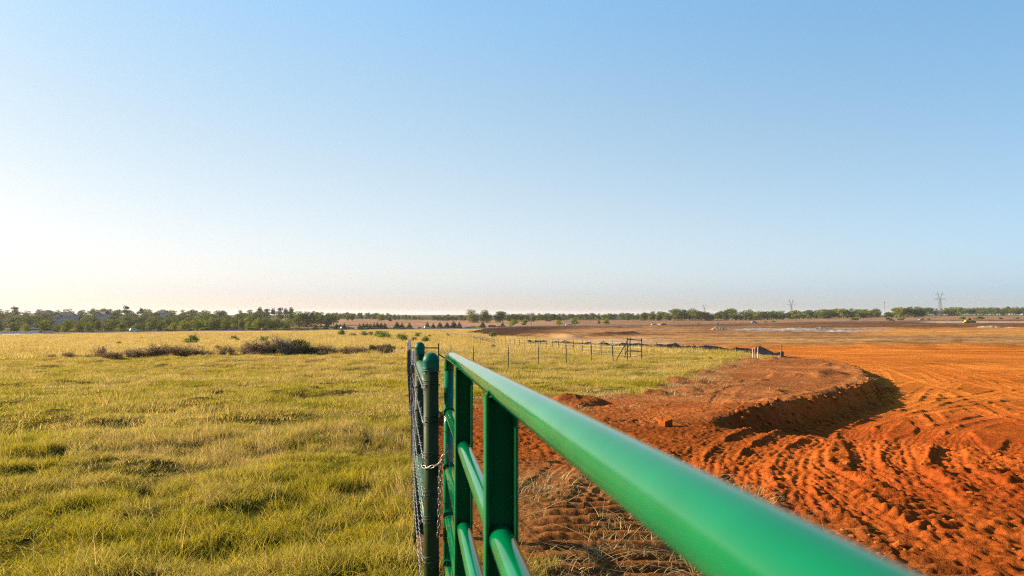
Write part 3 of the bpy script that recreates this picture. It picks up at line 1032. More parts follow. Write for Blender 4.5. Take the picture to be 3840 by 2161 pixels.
def oak_proto(seed, h, wd, n, leafsize, mt, low=.25, nl=11, gap=.35):
    random.seed(seed)
    lobes = []
    for i in range(nl):
        a = 2 * math.pi * i / nl * 1.618 + random.uniform(-.4, .4)
        q = random.uniform(.1, .75) if i else 0
        z = h * (low + (1 - low) * random.uniform(.12, .80))
        lim = math.sqrt(max(.1, 1 - ((z / h - .55) / .6) ** 2))
        c = (math.cos(a) * q * wd * .5 * lim, math.sin(a) * q * wd * .5 * lim, z)
        rr = random.uniform(.17, .29) * wd
        lobes.append((c, (rr, rr, rr * random.uniform(.55, .8))))
    lobes.append(((0, 0, h * .86), (wd * .2, wd * .2, h * .13)))
    cm = crown_mesh('crown', lobes, n, leafsize, mt, gap=gap)
    tm = trunk_mesh('trunk', h, h * .028 + .06, [l[0] for l in lobes[:7]], M['bark'])
    return tm, cm, h


def cedar_proto(seed, h, wd, n, leafsize):
    random.seed(seed)
    lobes = []
    L = 9
    for i in range(L):
        t = i / (L - 1)
        rad = wd * .5 * (1 - t) ** .8 + .12
        z = h * (.10 + .84 * t)
        k = max(1, int(5 * (1 - t)) + 1)
        for j in range(k):
            a = 2 * math.pi * j / k + random.uniform(-.5, .5) + i
            q = rad * .55 if k > 1 else 0
            lobes.append(((math.cos(a) * q, math.sin(a) * q, z + random.uniform(-.1, .1) * h * .3), (rad * .62, rad * .62, h * .085 + .1)))
    lobes.append(((0, 0, h * .97), (.1, .1, h * .07)))
    cm = crown_mesh('crown', lobes, n, leafsize, M['cedar'], fill=.4, gap=.25)
    mb = MB(); mb.tube([(0, 0, -.3), (0, 0, h * .3), (0, 0, h * .85)], [.13, .10, .03], 6)
    return mb.mesh('trunk', M['bark']), cm, h


def bush_proto(seed, h, wd, n, leafsize, mt, stems=9, mst=None, nl=8):
    """many stems from the ground, leafy or nearly bare"""
    random.seed(seed)
    lobes = []
    for i in range(nl):
        a = random.uniform(0, 2 * math.pi); q = random.uniform(0, .36) * wd
        z = h * random.uniform(.35, .78)
        rr = wd * random.uniform(.14, .24)
        lobes.append(((math.cos(a) * q, math.sin(a) * q, z), (rr, rr, h * random.uniform(.14, .24))))
    cm = crown_mesh('foliage', lobes, n, leafsize, mt, fill=.2, gap=.45, jit=1.2)
    mb = MB()
    for i in range(stems):
        a = random.uniform(0, 2 * math.pi); q = random.uniform(.1, .5) * wd
        e = Vector((math.cos(a) * q, math.sin(a) * q, h * random.uniform(.55, 1.02)))
        m_ = e * .5 + Vector((random.uniform(-.1, .1) * wd, random.uniform(-.1, .1) * wd, h * .1))
        r0 = .012 * h + .006
        mb.tube([(random.uniform(-.06, .06), random.uniform(-.06, .06), -.12), m_, e], [r0, r0 * .7, r0 * .3], 4, cap=False)
        for k in range(5):
            s0 = random.uniform(.35, .95)
            b = m_.lerp(e, (s0 - .35) / .6)
            tip = b + Vector((random.uniform(-.22, .22) * wd, random.uniform(-.22, .22) * wd, random.uniform(.02, .3) * h))
            mb.tube([b, b.lerp(tip, .5) + Vector((0, 0, .03)), tip], [r0 * .45, r0 * .35, r0 * .15], 3, cap=False)
    return mb.mesh('stems', mst or M['bark']), cm, h


def plant(name, proto, loc, label, cat, group, scale=1.0, sz=None, rz=None, parts=('trunk', 'crown')):
    e = empty(name, loc, label, cat, group, random.uniform(0, 6.28) if rz is None else rz)
    e.scale = (scale, scale, scale if sz is None else sz)
    for nm, me in zip(parts, proto[:2]):
        add(nm, me, e)
    return e


# ------------------------------------------------------------------ grass (one mass, made of tufts)
CL = bpy.data.collections.new('tuft_sources')


def tuft(name, mt, blades, rad, h0, h1, wd, lean, dryp, seg=3, curl=.5, clumped=.6, br=(.55, 1.25), wind=(.5, -.25)):
    V = []; Q = []; Cc = []
    for i in range(blades):
        a = rng.uniform(0, 2 * math.pi); q = rad * rng.random() ** clumped
        x0, y0 = math.cos(a) * q, math.sin(a) * q
        h = rng.uniform(h0, h1)
        la = rng.uniform(0, 2 * math.pi)
        lx = math.cos(la) * lean * rng.random() + wind[0] * lean * rng.uniform(.3, 1.2)
        ly = math.sin(la) * lean * rng.random() + wind[1] * lean * rng.uniform(.3, 1.2)
        fa = rng.uniform(0, math.pi)
        wx, wy = math.cos(fa) * wd * .5, math.sin(fa) * wd * .5
        dry = 1.0 if rng.random() < dryp else rng.uniform(.15, .5)
        bb = rng.uniform(*br)
        b = len(V)
        for s in range(seg + 1):
            t = s / seg
            k = 1 - t * .85
            cx = x0 + lx * h * (t ** (1 + curl)); cy = y0 + ly * h * (t ** (1 + curl))
            cz = h * (t - .28 * lean * t * t) - .015
            V.append((cx - wx * k, cy - wy * k, cz)); V.append((cx + wx * k, cy + wy * k, cz))
            for _ in range(2): Cc.append((bb, dry, 0))
        for s in range(seg):
            Q.append((b + 2 * s, b + 2 * s + 1, b + 2 * s + 3, b + 2 * s + 2))
    me = np_mesh(name, np.array(V), np.array(Q), mt, False, np.array(Cc))
    o = bpy.data.objects.new(name, me)
    CL.objects.link(o)
    return o


# order by name = index used by the scatter
KIND = {}
def tk(key, *a, **k):
    KIND[key] = len(KIND)
    return tuft('%02d_tuft' % KIND[key], *a, **k)


for i in range(3): tk('g%d' % i, M['grass'], 120, .13, .05, .13, .0055, .95, .14, wind=(.15, -.1), clumped=.75)
for i in range(2): tk('d%d' % i, M['grass'], 75, .13, .07, .19, .0045, 1.05, .70, wind=(.2, -.1), clumped=.8)
tk('s0', M['grass'], 9, .08, .22, .42, .0032, .7, 1.0, curl=.8)
for i in range(3): tk('m%d' % i, M['grass'], 150, .36, .07, .17, .011, .95, .22, wind=(.15, -.1))
for i in range(2): tk('n%d' % i, M['grass'], 130, .36, .10, .26, .010, .95, .70, wind=(.2, -.1))
for i in range(2): tk('f%d' % i, M['grass'], 150, 1.1, .20, .50, .035, .6, .55, seg=2)
for i in range(2): tk('w%d' % i, M['grass'], 120, 1.1, .30, .65, .030, .6, .95, seg=2)
for i in range(2): tk('t%d' % i, M['straw'], 40, .22, .10, .26, .006, 1.9, 1.0, curl=.2, wind=(.1, -.1))
tk('p0', M['grass'], 60, .10, .06, .13, .005, .8, .0)


def scatter(name, pts, kinds, scl, label=None, cat='grass'):
    """pts (n,3); tufts placed by a node graph"""
    n = len(pts)
    me = bpy.data.meshes.new(name)
    me.vertices.add(n); me.vertices.foreach_set('co', np.ascontiguousarray(pts, dtype=np.float32).ravel())
    a = me.attributes.new('which', 'INT', 'POINT'); a.data.foreach_set('value', np.ascontiguousarray(kinds, dtype=np.int32))
    a = me.attributes.new('scl', 'FLOAT_VECTOR', 'POINT'); a.data.foreach_set('vector', np.ascontiguousarray(scl, dtype=np.float32).ravel())
    rot = np.zeros((n, 3), np.float32); rot[:, 2] = rng.uniform(-3.14, 3.14, n); rot[:, 0] = rng.normal(size=n) * .08; rot[:, 1] = rng.normal(size=n) * .08
    a = me.attributes.new('rot', 'FLOAT_VECTOR', 'POINT'); a.data.foreach_set('vector', rot.ravel())
    o = add(name, me)
    tag(o, label, cat, kind='stuff')
    g = bpy.data.node_groups.get('tuft_scatter')
    if g is None:
        g = bpy.data.node_groups.new('tuft_scatter', 'GeometryNodeTree')
        g.interface.new_socket('Geometry', in_out='INPUT', socket_type='NodeSocketGeometry')
        g.interface.new_socket('Geometry', in_out='OUTPUT', socket_type='NodeSocketGeometry')
        gi = g.nodes.new('NodeGroupInput'); go = g.nodes.new('NodeGroupOutput')
        ip = g.nodes.new('GeometryNodeInstanceOnPoints')
        ci = g.nodes.new('GeometryNodeCollectionInfo')
        ci.inputs['Collection'].default_value = CL
        ci.inputs['Separate Children'].default_value = True
        ci.inputs['Reset Children'].default_value = True
        def attr(nm, tp):
            x = g.nodes.new('GeometryNodeInputNamedAttribute'); x.data_type = tp; x.inputs['Name'].default_value = nm
            return x.outputs['Attribute']
        g.links.new(gi.outputs[0], ip.inputs['Points'])
        g.links.new(ci.outputs[0], ip.inputs['Instance'])
        ip.inputs['Pick Instance'].default_value = True
        g.links.new(attr('which', 'INT'), ip.inputs['Instance Index'])
        e2r = g.nodes.new('FunctionNodeEulerToRotation')
        g.links.new(attr('rot', 'FLOAT_VECTOR'), e2r.inputs[0])
        g.links.new(e2r.outputs[0], ip.inputs['Rotation'])
        g.links.new(attr('scl', 'FLOAT_VECTOR'), ip.inputs['Scale'])
        g.links.new(ip.outputs[0], go.inputs[0])
    md = o.modifiers.new('tufts', 'NODES'); md.node_group = g
    return o


def sample(th0, th1, r0, r1, dens):
    """points spread evenly over a sector"""
    area = .5 * (th1 - th0) * (r1 * r1 - r0 * r0)
    n = int(area * dens)
    th = rng.uniform(th0, th1, n); r = np.sqrt(rng.uniform(r0 * r0, r1 * r1, n))
    return r * np.sin(th), r * np.cos(th)


def pick(keys, n): return np.array([KIND[k] for k in keys])[rng.integers(0, len(keys), n)]


def grass_ring(r0, r1, dens, green, dry, tall, sbase, hummock):
    x, y = sample(R(-47), R(40), r0, r1, dens)
    k = (zone(x, y) == 0) & (y < np.interp(1920 + F * x / np.maximum(y, 60), ROADPX, ROADY) - 6)
    x, y = x[k], y[k]
    n = len(x)
    # wandering streaks, and broad dry and green stretches
    f = fbm(x * .7, y, 3.2, 3, 80) * .9 + .9 * fbm(x * .3, y, 12.0 * np.maximum(1, y / 60) , 2, 81) + .3 * rng.normal(size=n)
    bias = np.interp(y, [0, 7, 12, 22, 30, 45, 60, 120, 500], [-.22, -.16, -.06, -.02, .40, .15, .22, .28, .34])
    right = np.where(x > -.15 * y, .15, 0)
    isdry = f + bias + right > .12
    kk = np.where(isdry, pick(dry, n), pick(green, n))
    if tall: kk = np.where((rng.random(n) < .035 + .05 * isdry), pick(tall, n), kk)
    gap = fbm(x, y * 1.3, .55 * max(1, r0 / 12), 2, 84) + .35 * fbm(x, y, 2.6, 2, 85)
    hm = .85 + 1.5 * hummock * fbm(x, y * 1.4, 1.1 * max(1, r0 / 22), 3, 83)
    hm = np.clip(hm, .28, 2.0)
    sc = sbase * (.8 + .4 * rng.random(n))
    kp = (gap > -.34) | (rng.random(n) < .35) if r0 < 25 else np.ones(n, bool)
    return np.stack([x, y, land(x, y)], 1)[kp], kk[kp], np.stack([sc, sc, sc * hm], 1)[kp]


def build_grass():
    A = [grass_ring(1.6, 6, 95, ['g0', 'g1', 'g2'], ['d0', 'd1', 'g0'], ['s0'], 1.15, .9),
         grass_ring(6, 12, 72, ['g0', 'g1', 'g2'], ['d0', 'd1', 'd1'], ['s0'], 1.1, .9),
         grass_ring(12, 26, 12, ['m0', 'm1', 'm2'], ['n0', 'n1', 'm1'], None, 1.0, .7),
         grass_ring(26, 60, 6.0, ['m0', 'm1', 'm2'], ['n0', 'n1'], None, 1.15, .6),
         grass_ring(60, 140, .95, ['f0', 'f1'], ['w0', 'w1'], None, 1.0, .5),
         grass_ring(140, 380, .22, ['f0', 'f1'], ['w0', 'w1'], None, 1.5, .4)]
    P = np.concatenate([a[0] for a in A]); K = np.concatenate([a[1] for a in A]); Sx = np.concatenate([a[2] for a in A])
    # worn ground at the foot of the fence posts
    for (fx, fy) in (POST_A, POST_B):
        k = np.hypot(P[:, 0] - fx, P[:, 1] - fy) > .16
        P, K, Sx = P[k], K[k], Sx[k]
    scatter('meadow_grass', P, K, Sx, 'green and straw coloured pasture grass covering the field beside the fence')
    # straw and weeds on the tracked strip behind the gate and along the grass edge
    x, y = sample(R(-14), R(42), 2.2, 7.3, 34)
    k = (zone(x, y) == 1) & (fbm(x, y, .9, 3, 88) + .18 * rng.normal(size=len(x)) > .11 + .10 * np.maximum(x - 1.4, 0)) & (x < 2.3 + .2 * rng.normal(size=len(x)))
    x, y = x[k], y[k]
    x2, y2 = sample(R(-10), R(40), 14, 52, 3.5)
    k2 = (zone(x2, y2) == 1) & (zone(x2 - 1.3, y2 + 1.2) == 0)
    x3, y3 = sample(R(-8), R(36), 12, 40, .55)
    k3 = (zone(x3, y3) == 1) & ~in_poly(x3, y3, CUT) & (fbm(x3, y3, 2.5, 2, 87) > .05)
    x = np.concatenate([x, x2[k2], x3[k3]]); y = np.concatenate([y, y2[k2], y3[k3]])
    n = len(x)
    s = (.55 + .7 * rng.random(n)) * np.where(y > 12, 1.5, 1.0)
    scatter('dry_straw', np.stack([x, y, land(x, y) + .005], 1), pick(['t0', 't1'], n), np.stack([s, s, s * .6], 1), 'dry straw lying over the tracked brown earth')
    x, y = sample(R(-6), R(14), 3.6, 5.2, 110)
    k = (zone(x, y) == 1) & (fbm(x, y, .45, 2, 89) + .12 * rng.normal(size=len(x)) > .12) & (x < .62)
    x, y = x[k], y[k]; n = len(x)
    s = .5 + .6 * rng.random(n)
    scatter('green_weeds', np.stack([x, y, land(x, y)], 1), pick(['p0'], n), np.stack([s, s, s], 1), 'small green grass sprouts on the brown earth behind the gate')


build_grass()


# loose clods on the graded earth (uncountable)
def build_clods():
    for i in range(3):
        KIND['c%d' % i] = len(KIND)
        random.seed(40 + i)
        b = bpy.data.meshes.new('clod')
        import bmesh
        bm = bmesh.new(); bmesh.ops.create_icosphere(bm, subdivisions=2, radius=1.0)
        for v in bm.verts:
            k = 1 + .28 * float(vnoise(np.array([v.co.x * 1.7 + i * 9]), np.array([v.co.y * 1.7 + v.co.z * 2.1]), 7)[0]) + random.uniform(-.08, .08)
            v.co *= k; v.co.z *= .75
        bm.to_mesh(b); bm.free(); b.materials.append(M['clod'])
        o = bpy.data.objects.new('%02d_clod' % KIND['c%d' % i], b); CL.objects.link(o)
    x, y = sample(R(-5), R(44), 5, 13, 90)
    m = fbm(x, y, 1.2, 3, 95) + .35 * rng.normal(size=len(x)) > .30
    th_, sm = track_effect(x, y)
    k = (zone(x, y) == 1) & m & (sm < .5) & (x + .25 * (y - 4) > 2.0)
    x, y = x[k], y[k]
    x2, y2 = sample(R(0), R(40), 9, 36, 26)
    d2, a2, s2 = poly_dist(x2, y2, BANK)
    ins = in_poly(x2, y2, CUT)
    k2 = (zone(x2, y2) == 1) & (np.where(ins, d2, -d2) > -.1) & (np.where(ins, d2, -d2) < .95) & (a2 > 3.5)
    x = np.concatenate([x, x2[k2]]); y = np.concatenate([y, y2[k2]])
    n = len(x)
    s = .012 + .035 * rng.random(n) ** 3
    s = np.where(np.arange(n) >= n - k2.sum(), s * 1.6, s)
    scatter('earth_clods', np.stack([x, y, land(x, y) + s * .2], 1), pick(['c0', 'c1', 'c2'], n), np.stack([s, s, s * .8], 1), 'small red clay clods littering the graded earth', 'clods')


build_clods()
#__PART4__

# ------------------------------------------------------------------ gate
def build_gate():
    D = Vector((-.1385, 1.0, -.0293)).normalized()      # away from the camera along the rails
    E = Vector((-.312, 3.4, 1.3985))                      # top rail axis at the far end
    g = empty('gate', (E.x, E.y, lz(E.x, E.y)), 'bright green tubular steel gate running from the foreground to the chained post', 'gate')
    o0 = Vector(g.location)
    rT = .0241
    L = 4.9
    drops = [.279, .547, .778, 1.015, 1.24]
    dn = Vector((-.004, 0, -1)).normalized()
    near = lambda drop: E - D * L + Vector((0, 0, -drop))
    # top rail with its bent corner running down into the end upright
    mb = MB()
    cr = .075
    pts = [E - D * L]
    for i in range(1, 13): pts.append(E - D * (L - (L - cr) * i / 12))
    ctr = E - D * cr - Vector((0, 0, cr))
    for i in range(1, 9):
        a = math.pi / 2 * i / 8
        pts.append(ctr + D * cr * math.sin(a) + Vector((0, 0, cr)) * math.cos(a))
    mb.tube([p - o0 for p in pts], rT, 28)
    mb.build('top_rail', M['gate'], g)
    mb = MB()
    b = pts[-1]
    mb.tube([b - o0, b - o0 + dn * .6, b - o0 + dn * 1.19], rT, 24)
    mb.build('end_upright', M['gate'], g)
    for d in drops:
        mb = MB()
        a = E + Vector((0, 0, -d)) - D * .018
        mb.tube([a - o0, a - D * 1.2 - o0, a - D * 2.4 - o0, near(d) - o0], rT * .98, 24)
        # weld bead where the rail meets the upright
        mb.ring(a - D * .012 - o0, D, rT * 1.06, .0035, 22, 6)
        mb.build('rail', M['gate'], g)
    # channel uprights, open towards the camera, rails pass through the web
    X = Vector((0, 0, 1)).cross(D).normalized() * -1     # to the right
    if X.x < 0: X = -X
    for (Yc, wd, nm) in ((2.32, .060, 'upright'), (1.29, .063, 'upright'), (.27, .063, 'upright')):
        t = (Yc - 3.4) / D.y
        c = E + D * t
        ft = .0032; dep = .026
        mb = MB()
        up = Vector((0, 0, 1)); Dh = Vector((D.x, D.y, 0)).normalized()
        rot = Matrix((X, Dh, up)).transposed()
        ztop, zbot = -rT * .55, -1.262
        zc, zh = (ztop + zbot) / 2, ztop - zbot
        p = c - o0 + up * zc
        mb.box(p + Dh * dep, (wd - 2 * ft, ft, zh - .01), 0, rot)
        for s_ in (-1, 1): mb.box(p + X * s_ * (wd / 2 - .0042) + Dh * dep * .5, (.0084, dep, zh), 0, rot)
        for s_ in (-1, 1): mb.tube([p + X * s_ * (wd / 2 - .0040) - up * zh / 2 - Dh * .001, p + X * s_ * (wd / 2 - .0040) + up * zh / 2 - Dh * .001], .0046, 10)
        for s_ in (-1, 1): mb.tube([c - o0 + X * s_ * (wd / 2 - .004) + up * (ztop - .004), c - o0 + X * s_ * (wd / 2 - .008) + up * (-.004) + Dh * .004], [.0055, .003], 8)
        mb.build(nm, M['channel'], g)
        # dark sleeves where rails enter the web
    # locking pin standing at the end upright
    mb = MB()
    pz = lambda py, Y: CAMZ - (py - HOR) / F * Y
    q = Vector(((1682 - 1920) / F * 3.3, 3.3, 0))
    pin = [Vector((q.x, q.y, pz(1742, 3.3))), Vector((q.x + .002, q.y, pz(1700, 3.3))), Vector((q.x - .003, q.y, pz(1672, 3.3))), Vector((q.x - .006, q.y, pz(1663, 3.3)))]
    mb.tube([p - o0 for p in pin], [.0042, .0042, .0042, .006], 10)
    mb.build('chain_pin', M['chain'], g)
    for q in (0, 1):
        mb = MB(); mb.tube([pin[q] - o0, pin[q] + Vector((.004, .07, .001)) - o0], .004, 8); mb.build('pin_bracket', M['gate'], g)


build_gate()


# ------------------------------------------------------------------ chain
def build_chain():
    Y0 = 3.285
    pt = lambda px, py, Y=Y0: Vector(((px - 1920) / F * Y, Y, CAMZ - (py - HOR) / F * Y))
    runs = []
    loop = []                                             # around the back of the post, then across to the pin
    for i in range(7):
        a = R(70 + i * 30)
        loop.append(Vector((POST_A[0] + math.cos(a) * .043, POST_A[1] + math.sin(a) * .043, 0)))
    zs = np.linspace(pt(0, 1748)[2], pt(0, 1754)[2], 7)
    for p, z in zip(loop, zs): p.z = z + .004
    runs.append(loop + [pt(1612, 1749, 3.285), pt(1640, 1739, 3.27), pt(1652, 1734, 3.27), pt(1664, 1728, 3.27), pt(1684, 1716, 3.272)])
    runs.append([pt(1650, 1735, 3.275), pt(1660, 1716, 3.27), pt(1670, 1698, 3.272), pt(1680, 1688, 3.28), pt(1692, 1690, 3.31), pt(1703, 1702, 3.35)])
    runs.append([pt(1653, 1737, 3.27), pt(1652, 1775, 3.262), pt(1652, 1850, 3.26), pt(1650, 1930, 3.262), pt(1648, 2011, 3.262)])
    e = empty('chain', tuple(pt(1650, 1736)), 'steel chain wrapped round the capped post and gate end, its tail hanging down', 'chain')
    o0 = Vector(e.location)
    pitch = .0262
    tw = 0
    for run in runs:
        run = [Vector(p) for p in run]
        # resample
        L = [0]
        for a, b in zip(run[:-1], run[1:]): L.append(L[-1] + (b - a).length)
        n = max(2, int(L[-1] / pitch))
        for i in range(n):
            def pos(s):
                s = min(max(s, 0), L[-1] - 1e-6)
                k = max(j for j in range(len(L)) if L[j] <= s + 1e-9)
                k = min(k, len(run) - 2)
                return run[k].lerp(run[k + 1], (s - L[k]) / max(1e-9, L[k + 1] - L[k]))
            a = pos(i * pitch); b = pos((i + 1) * pitch)
            t = (b - a).normalized()
            view = Vector((c_ := (a + b) / 2)) - Vector((0, 0, CAMZ))
            view.normalize()
            side = t.cross(view).normalized()
            if tw % 2: side = (side * .35 + side.cross(t).normalized() * .94).normalized()
            else: side = (side * .98 + side.cross(t).normalized() * .2).normalized()
            tw += 1
            mb = MB()
            hl, hw, r = pitch * .52, .0062, .0031
            pts = []
            for k in range(17):
                an = 2 * math.pi * k / 16
                cx, sy = math.cos(an), math.sin(an)
                pts.append(c_ + t * (hl * (1 if cx > 0 else -1) * min(1, abs(cx) * 1.0) if False else (hl - hw) * (1 if cx > 1e-6 else -1 if cx < -1e-6 else 0) + hw * cx) + side * hw * sy)
            mb.tube([p - o0 for p in pts], r, 7, cap=False)
            mb.build('link', M['chain'], e)


build_chain()


# ------------------------------------------------------------------ pipe brace beside the gate
WIRE_Z = [1.235, 1.065, .895, .715, .585, .40, .22]


def build_brace():
    za = 1.6 - (142 / F) * 3.34; zb = 1.395
    base = Vector((POST_A[0], POST_A[1], lz(*POST_A)))
    g = empty('pipe_brace', tuple(base), 'two dark green capped pipe posts joined by two horizontal pipes, beside the gate', 'fence brace')
    leans = {}
    for (px_, py_), zt, r, lean in ((POST_A, za, .0365, -.012), (POST_B, zb, .0345, .0)):
        gz_ = lz(px_, py_) - .15
        b = Vector((px_ + lean * -0.9, py_, gz_)); t = Vector((px_, py_, zt - .075))
        mb = MB()
        mb.tube([b - base, b.lerp(t, .5) - base, t - base], r, 32)
        p = mb.build('post', M['post'], g)
        mb = MB()
        R1 = r * 1.07
        mb.lathe([(R1, -.055), (R1 * 1.0, -.042), (R1 * 1.0, -.018), (R1 * 1.035, -.014), (R1 * 1.035, -.004), (R1 * 1.0, 0), (R1 * .93, .010), (R1 * .74, .021), (R1 * .45, .029), (R1 * .15, .032), (.0005, .0322)], t - base + Vector((0, 0, .043)), 32)
        mb.lathe([(R1 * 1.0, -.004), (R1 * 1.04, 0), (R1 * 1.0, .004)], t - base + Vector((0, 0, -.012)), 32)
        mb.build('cap', M['cap'], p)
        # wire wraps
        for k, zw in enumerate(WIRE_Z + ([] if py_ > 4 else [1.30])):
            if py_ < 4 and k == 7: zw = 1.6 - (240 / F) * 3.34 + .012
            zz = zw + (.02 if py_ < 4 else 0)
            f = (zz - b.z) / (t.z - b.z)
            c = b.lerp(t, f)
            mb = MB()
            for q in range(3 if py_ < 4 else 2):
                mb.ring(c - base + Vector((0, 0, .013 * q + random.uniform(-.003, .003))), (random.uniform(-.22, .22), random.uniform(-.1, .1), 1), r + .0022, .0018, 26, 5)
            mb.tube([c - base + Vector((-r * .7, -r * .8, .004)), c - base + Vector((-r * .75, -r * .95, -.014)), c - base + Vector((-r * .6, -r * 1.0, -.022))], .0017, 5)
            if py_ < 4:
                mb.tube([c - base + Vector((r * .9, -r * .4, .012)), c - base + Vector((r * 1.25, -r * .3, .004)), c - base + Vector((r * 1.05, -r * .2, -.01))], .0017, 5)
            mb.build('wire_wrap', M['tie'], p)
    for zr in (1.232, .545):
        mb = MB()
        a = Vector((POST_A[0], POST_A[1], zr + .01)); b = Vector((POST_B[0], POST_B[1], zr))
        t = (b - a).normalized()
        mb.tube([a + t * .034 - base, a.lerp(b, .5) - base, b - t * .03 - base], .0295, 26)
        br = mb.build('brace_pipe', M['brace'], g)
        if zr > 1:
            mb = MB()
            for i in range(9):
                p = a + t * (.05 + .05 * i / 9) + Vector((-.028 + .002 * (i % 3), -.004, -.012 - .006 * (i % 4)))
                mb.tube([p - base, p + Vector((.002, .004, -.014 - .01 * (i % 2))) - base], [.007, .004], 6)
            mb.build('rust_patch', M['rust'], br)


build_brace()


def sag(a, b, n, s):
    return [a.lerp(b, i / n) - Vector((0, 0, s * 4 * (i / n) * (1 - i / n))) for i in range(n + 1)]


def tpost_mesh(h, r):
    """studded T-section steel post with a white painted top"""
    mb = MB()
    hw = h - .17
    mb.box((0, 0, hw / 2 - .15), (.036 * r, .006 * r, hw + .30), 0); mb.box((0, .014 * r, hw / 2 - .15), (.006 * r, .026 * r, hw + .30), 0)
    mb.box((0, 0, hw + .085), (.0365 * r, .0065 * r, .17), 1); mb.box((0, .014 * r, hw + .085), (.0065 * r, .0265 * r, .17), 1)
    for i in range(16): mb.box((0, -.005 * r, .1 + i * (h - .2) / 16), (.010 * r, .008 * r, .018), 0)
    return mb.mesh('line_post', [M['tpost'], M['tpostw']])


TP = tpost_mesh(1.34, 1.15)
TPF = tpost_mesh(1.34, 1.7)


def post_on(g, x, y, me, rz=0.0, dz=0.0):
    o = add('line_post', me, g)
    o.location = Vector((x, y, lz(x, y) + dz)) - Vector(g.location)
    o.rotation_euler = (random.uniform(-.03, .03), random.uniform(-.03, .03), rz + random.uniform(-.2, .2))
    return Vector((x, y, lz(x, y)))


# barbed wire line straight away from the gate brace
def build_barbed():
    base = Vector((POST_B[0], POST_B[1], lz(*POST_B)))
    g = empty('barbed_wire_fence', tuple(base), 'barbed wire fence on steel posts running straight away from the gate posts across the field', 'fence')
    L = math.hypot(H1L[0] - POST_B[0], H1L[1] - POST_B[1])
    n = 9
    feet = [Vector((POST_B[0] - .036, POST_B[1], lz(*POST_B)))]
    for i in range(1, n):
        t = i / n
        x = POST_B[0] + (H1L[0] - POST_B[0]) * t; y = POST_B[1] + (H1L[1] - POST_B[1]) * t
        feet.append(post_on(g, x, y, TP, R(80)))
    feet.append(Vector((H1L[0], H1L[1], lz(*H1L))))
    for z in WIRE_Z:
        mb = MB()
        path = []
        start = Vector((POST_A[0] - .036, POST_A[1] + .01, lz(*POST_A) + z + .018))
        prev = start
        for k, f in enumerate(feet):
            hgt = (z - lz(*POST_B)) if k == 0 else z
            q = f + Vector((-.02 if k else 0, 0, hgt if k else z - f.z))
            sg = sag(prev, q, 5, .012)
            path += sg[:-1]
            prev = q
        path.append(prev)
        thin = .0016
        mb.tube([p - base for p in path], thin, 5, cap=False)
        # second strand twisted and the barbs on the stretch near the camera
        d = 0; s = .05
        for a, b in zip(path[:-1], path[1:]):
            Ls = (b - a).length
            t = (b - a).normalized()
            nn = t.orthogonal().normalized(); bb = t.cross(nn)
            while s < d + Ls:
                c = a + t * (s - d)
                if c.y < 20:
                    for k in range(4):
                        an = random.uniform(0, 6.28)
                        e = nn * math.cos(an) + bb * math.sin(an)
                        mb.tube([c - e * .003 - base, c + e * .016 + t * random.uniform(-.008, .008) - base], [.0015, .0008], 3, cap=False)
                    mb.tube([c - t * .008 - base, c + t * .008 - base], .0034, 5)
                s += .125
            d += Ls
        if True:
            tw = []
            for a, b in zip(path[:6], path[1:7]):
                Ls = (b - a).length; m = max(4, int(Ls / .012))
                t = (b - a).normalized(); nn = t.orthogonal().normalized(); bb = t.cross(nn)
                for i in range(m):
                    an = i * .9
                    tw.append(a + (b - a) * (i / m) + (nn * math.cos(an) + bb * math.sin(an)) * .0032)
            mb.tube([p - base for p in tw], .0017, 4, cap=False)
        mb.build('barbed_wire', M['wire'], g)


build_barbed()


def h_frame(posts, rails, diags, label, r=.034, h=1.5):
    p0 = posts[0]
    base = Vector((p0[0], p0[1], lz(p0[0], p0[1])))
    g = empty('pipe_corner_brace', tuple(base), label, 'fence brace')
    for (x, y, hh) in posts:
        mb = MB(); zb = lz(x, y)
        mb.tube([Vector((x, y, zb - .25)) - base, Vector((x, y, zb + hh)) - base], r, 14)
        o = mb.build('post', M['post'], g)
        mb = MB(); mb.lathe([(r * 1.12, -.03), (r * 1.12, 0), (r * .7, .02), (.001, .026)], Vector((x, y, zb + hh)) - base, 14)
        mb.build('cap', M['post'], o)
    for (a, b, f) in rails:
        A = posts[a]; B = posts[b]
        mb = MB()
        mb.tube([Vector((A[0], A[1], lz(A[0], A[1]) + A[2] * f)) - base, Vector((B[0], B[1], lz(B[0], B[1]) + B[2] * f)) - base], r * .85, 12)
        mb.build('brace_pipe', M['brace'] if a != 0 else M['post'], g)
    for (a, (fx, fy), f, foot) in diags:
        A = posts[a]
        mb = MB()
        z0 = lz(fx, fy)
        mb.tube([Vector((A[0], A[1], lz(A[0], A[1]) + A[2] * f)) - base, Vector((fx, fy, z0 + foot)) - base, Vector((fx, fy, z0 - .2)) - base], r * .9, 12)
        mb.build('diagonal_strut', M['post'], g)


def on_line(a, b, px):
    u = (px - 1920) / F
    t = (u * a[1] - a[0]) / ((b[0] - a[0]) - u * (b[1] - a[1]))
    return (a[0] + (b[0] - a[0]) * t, a[1] + (b[1] - a[1]) * t)


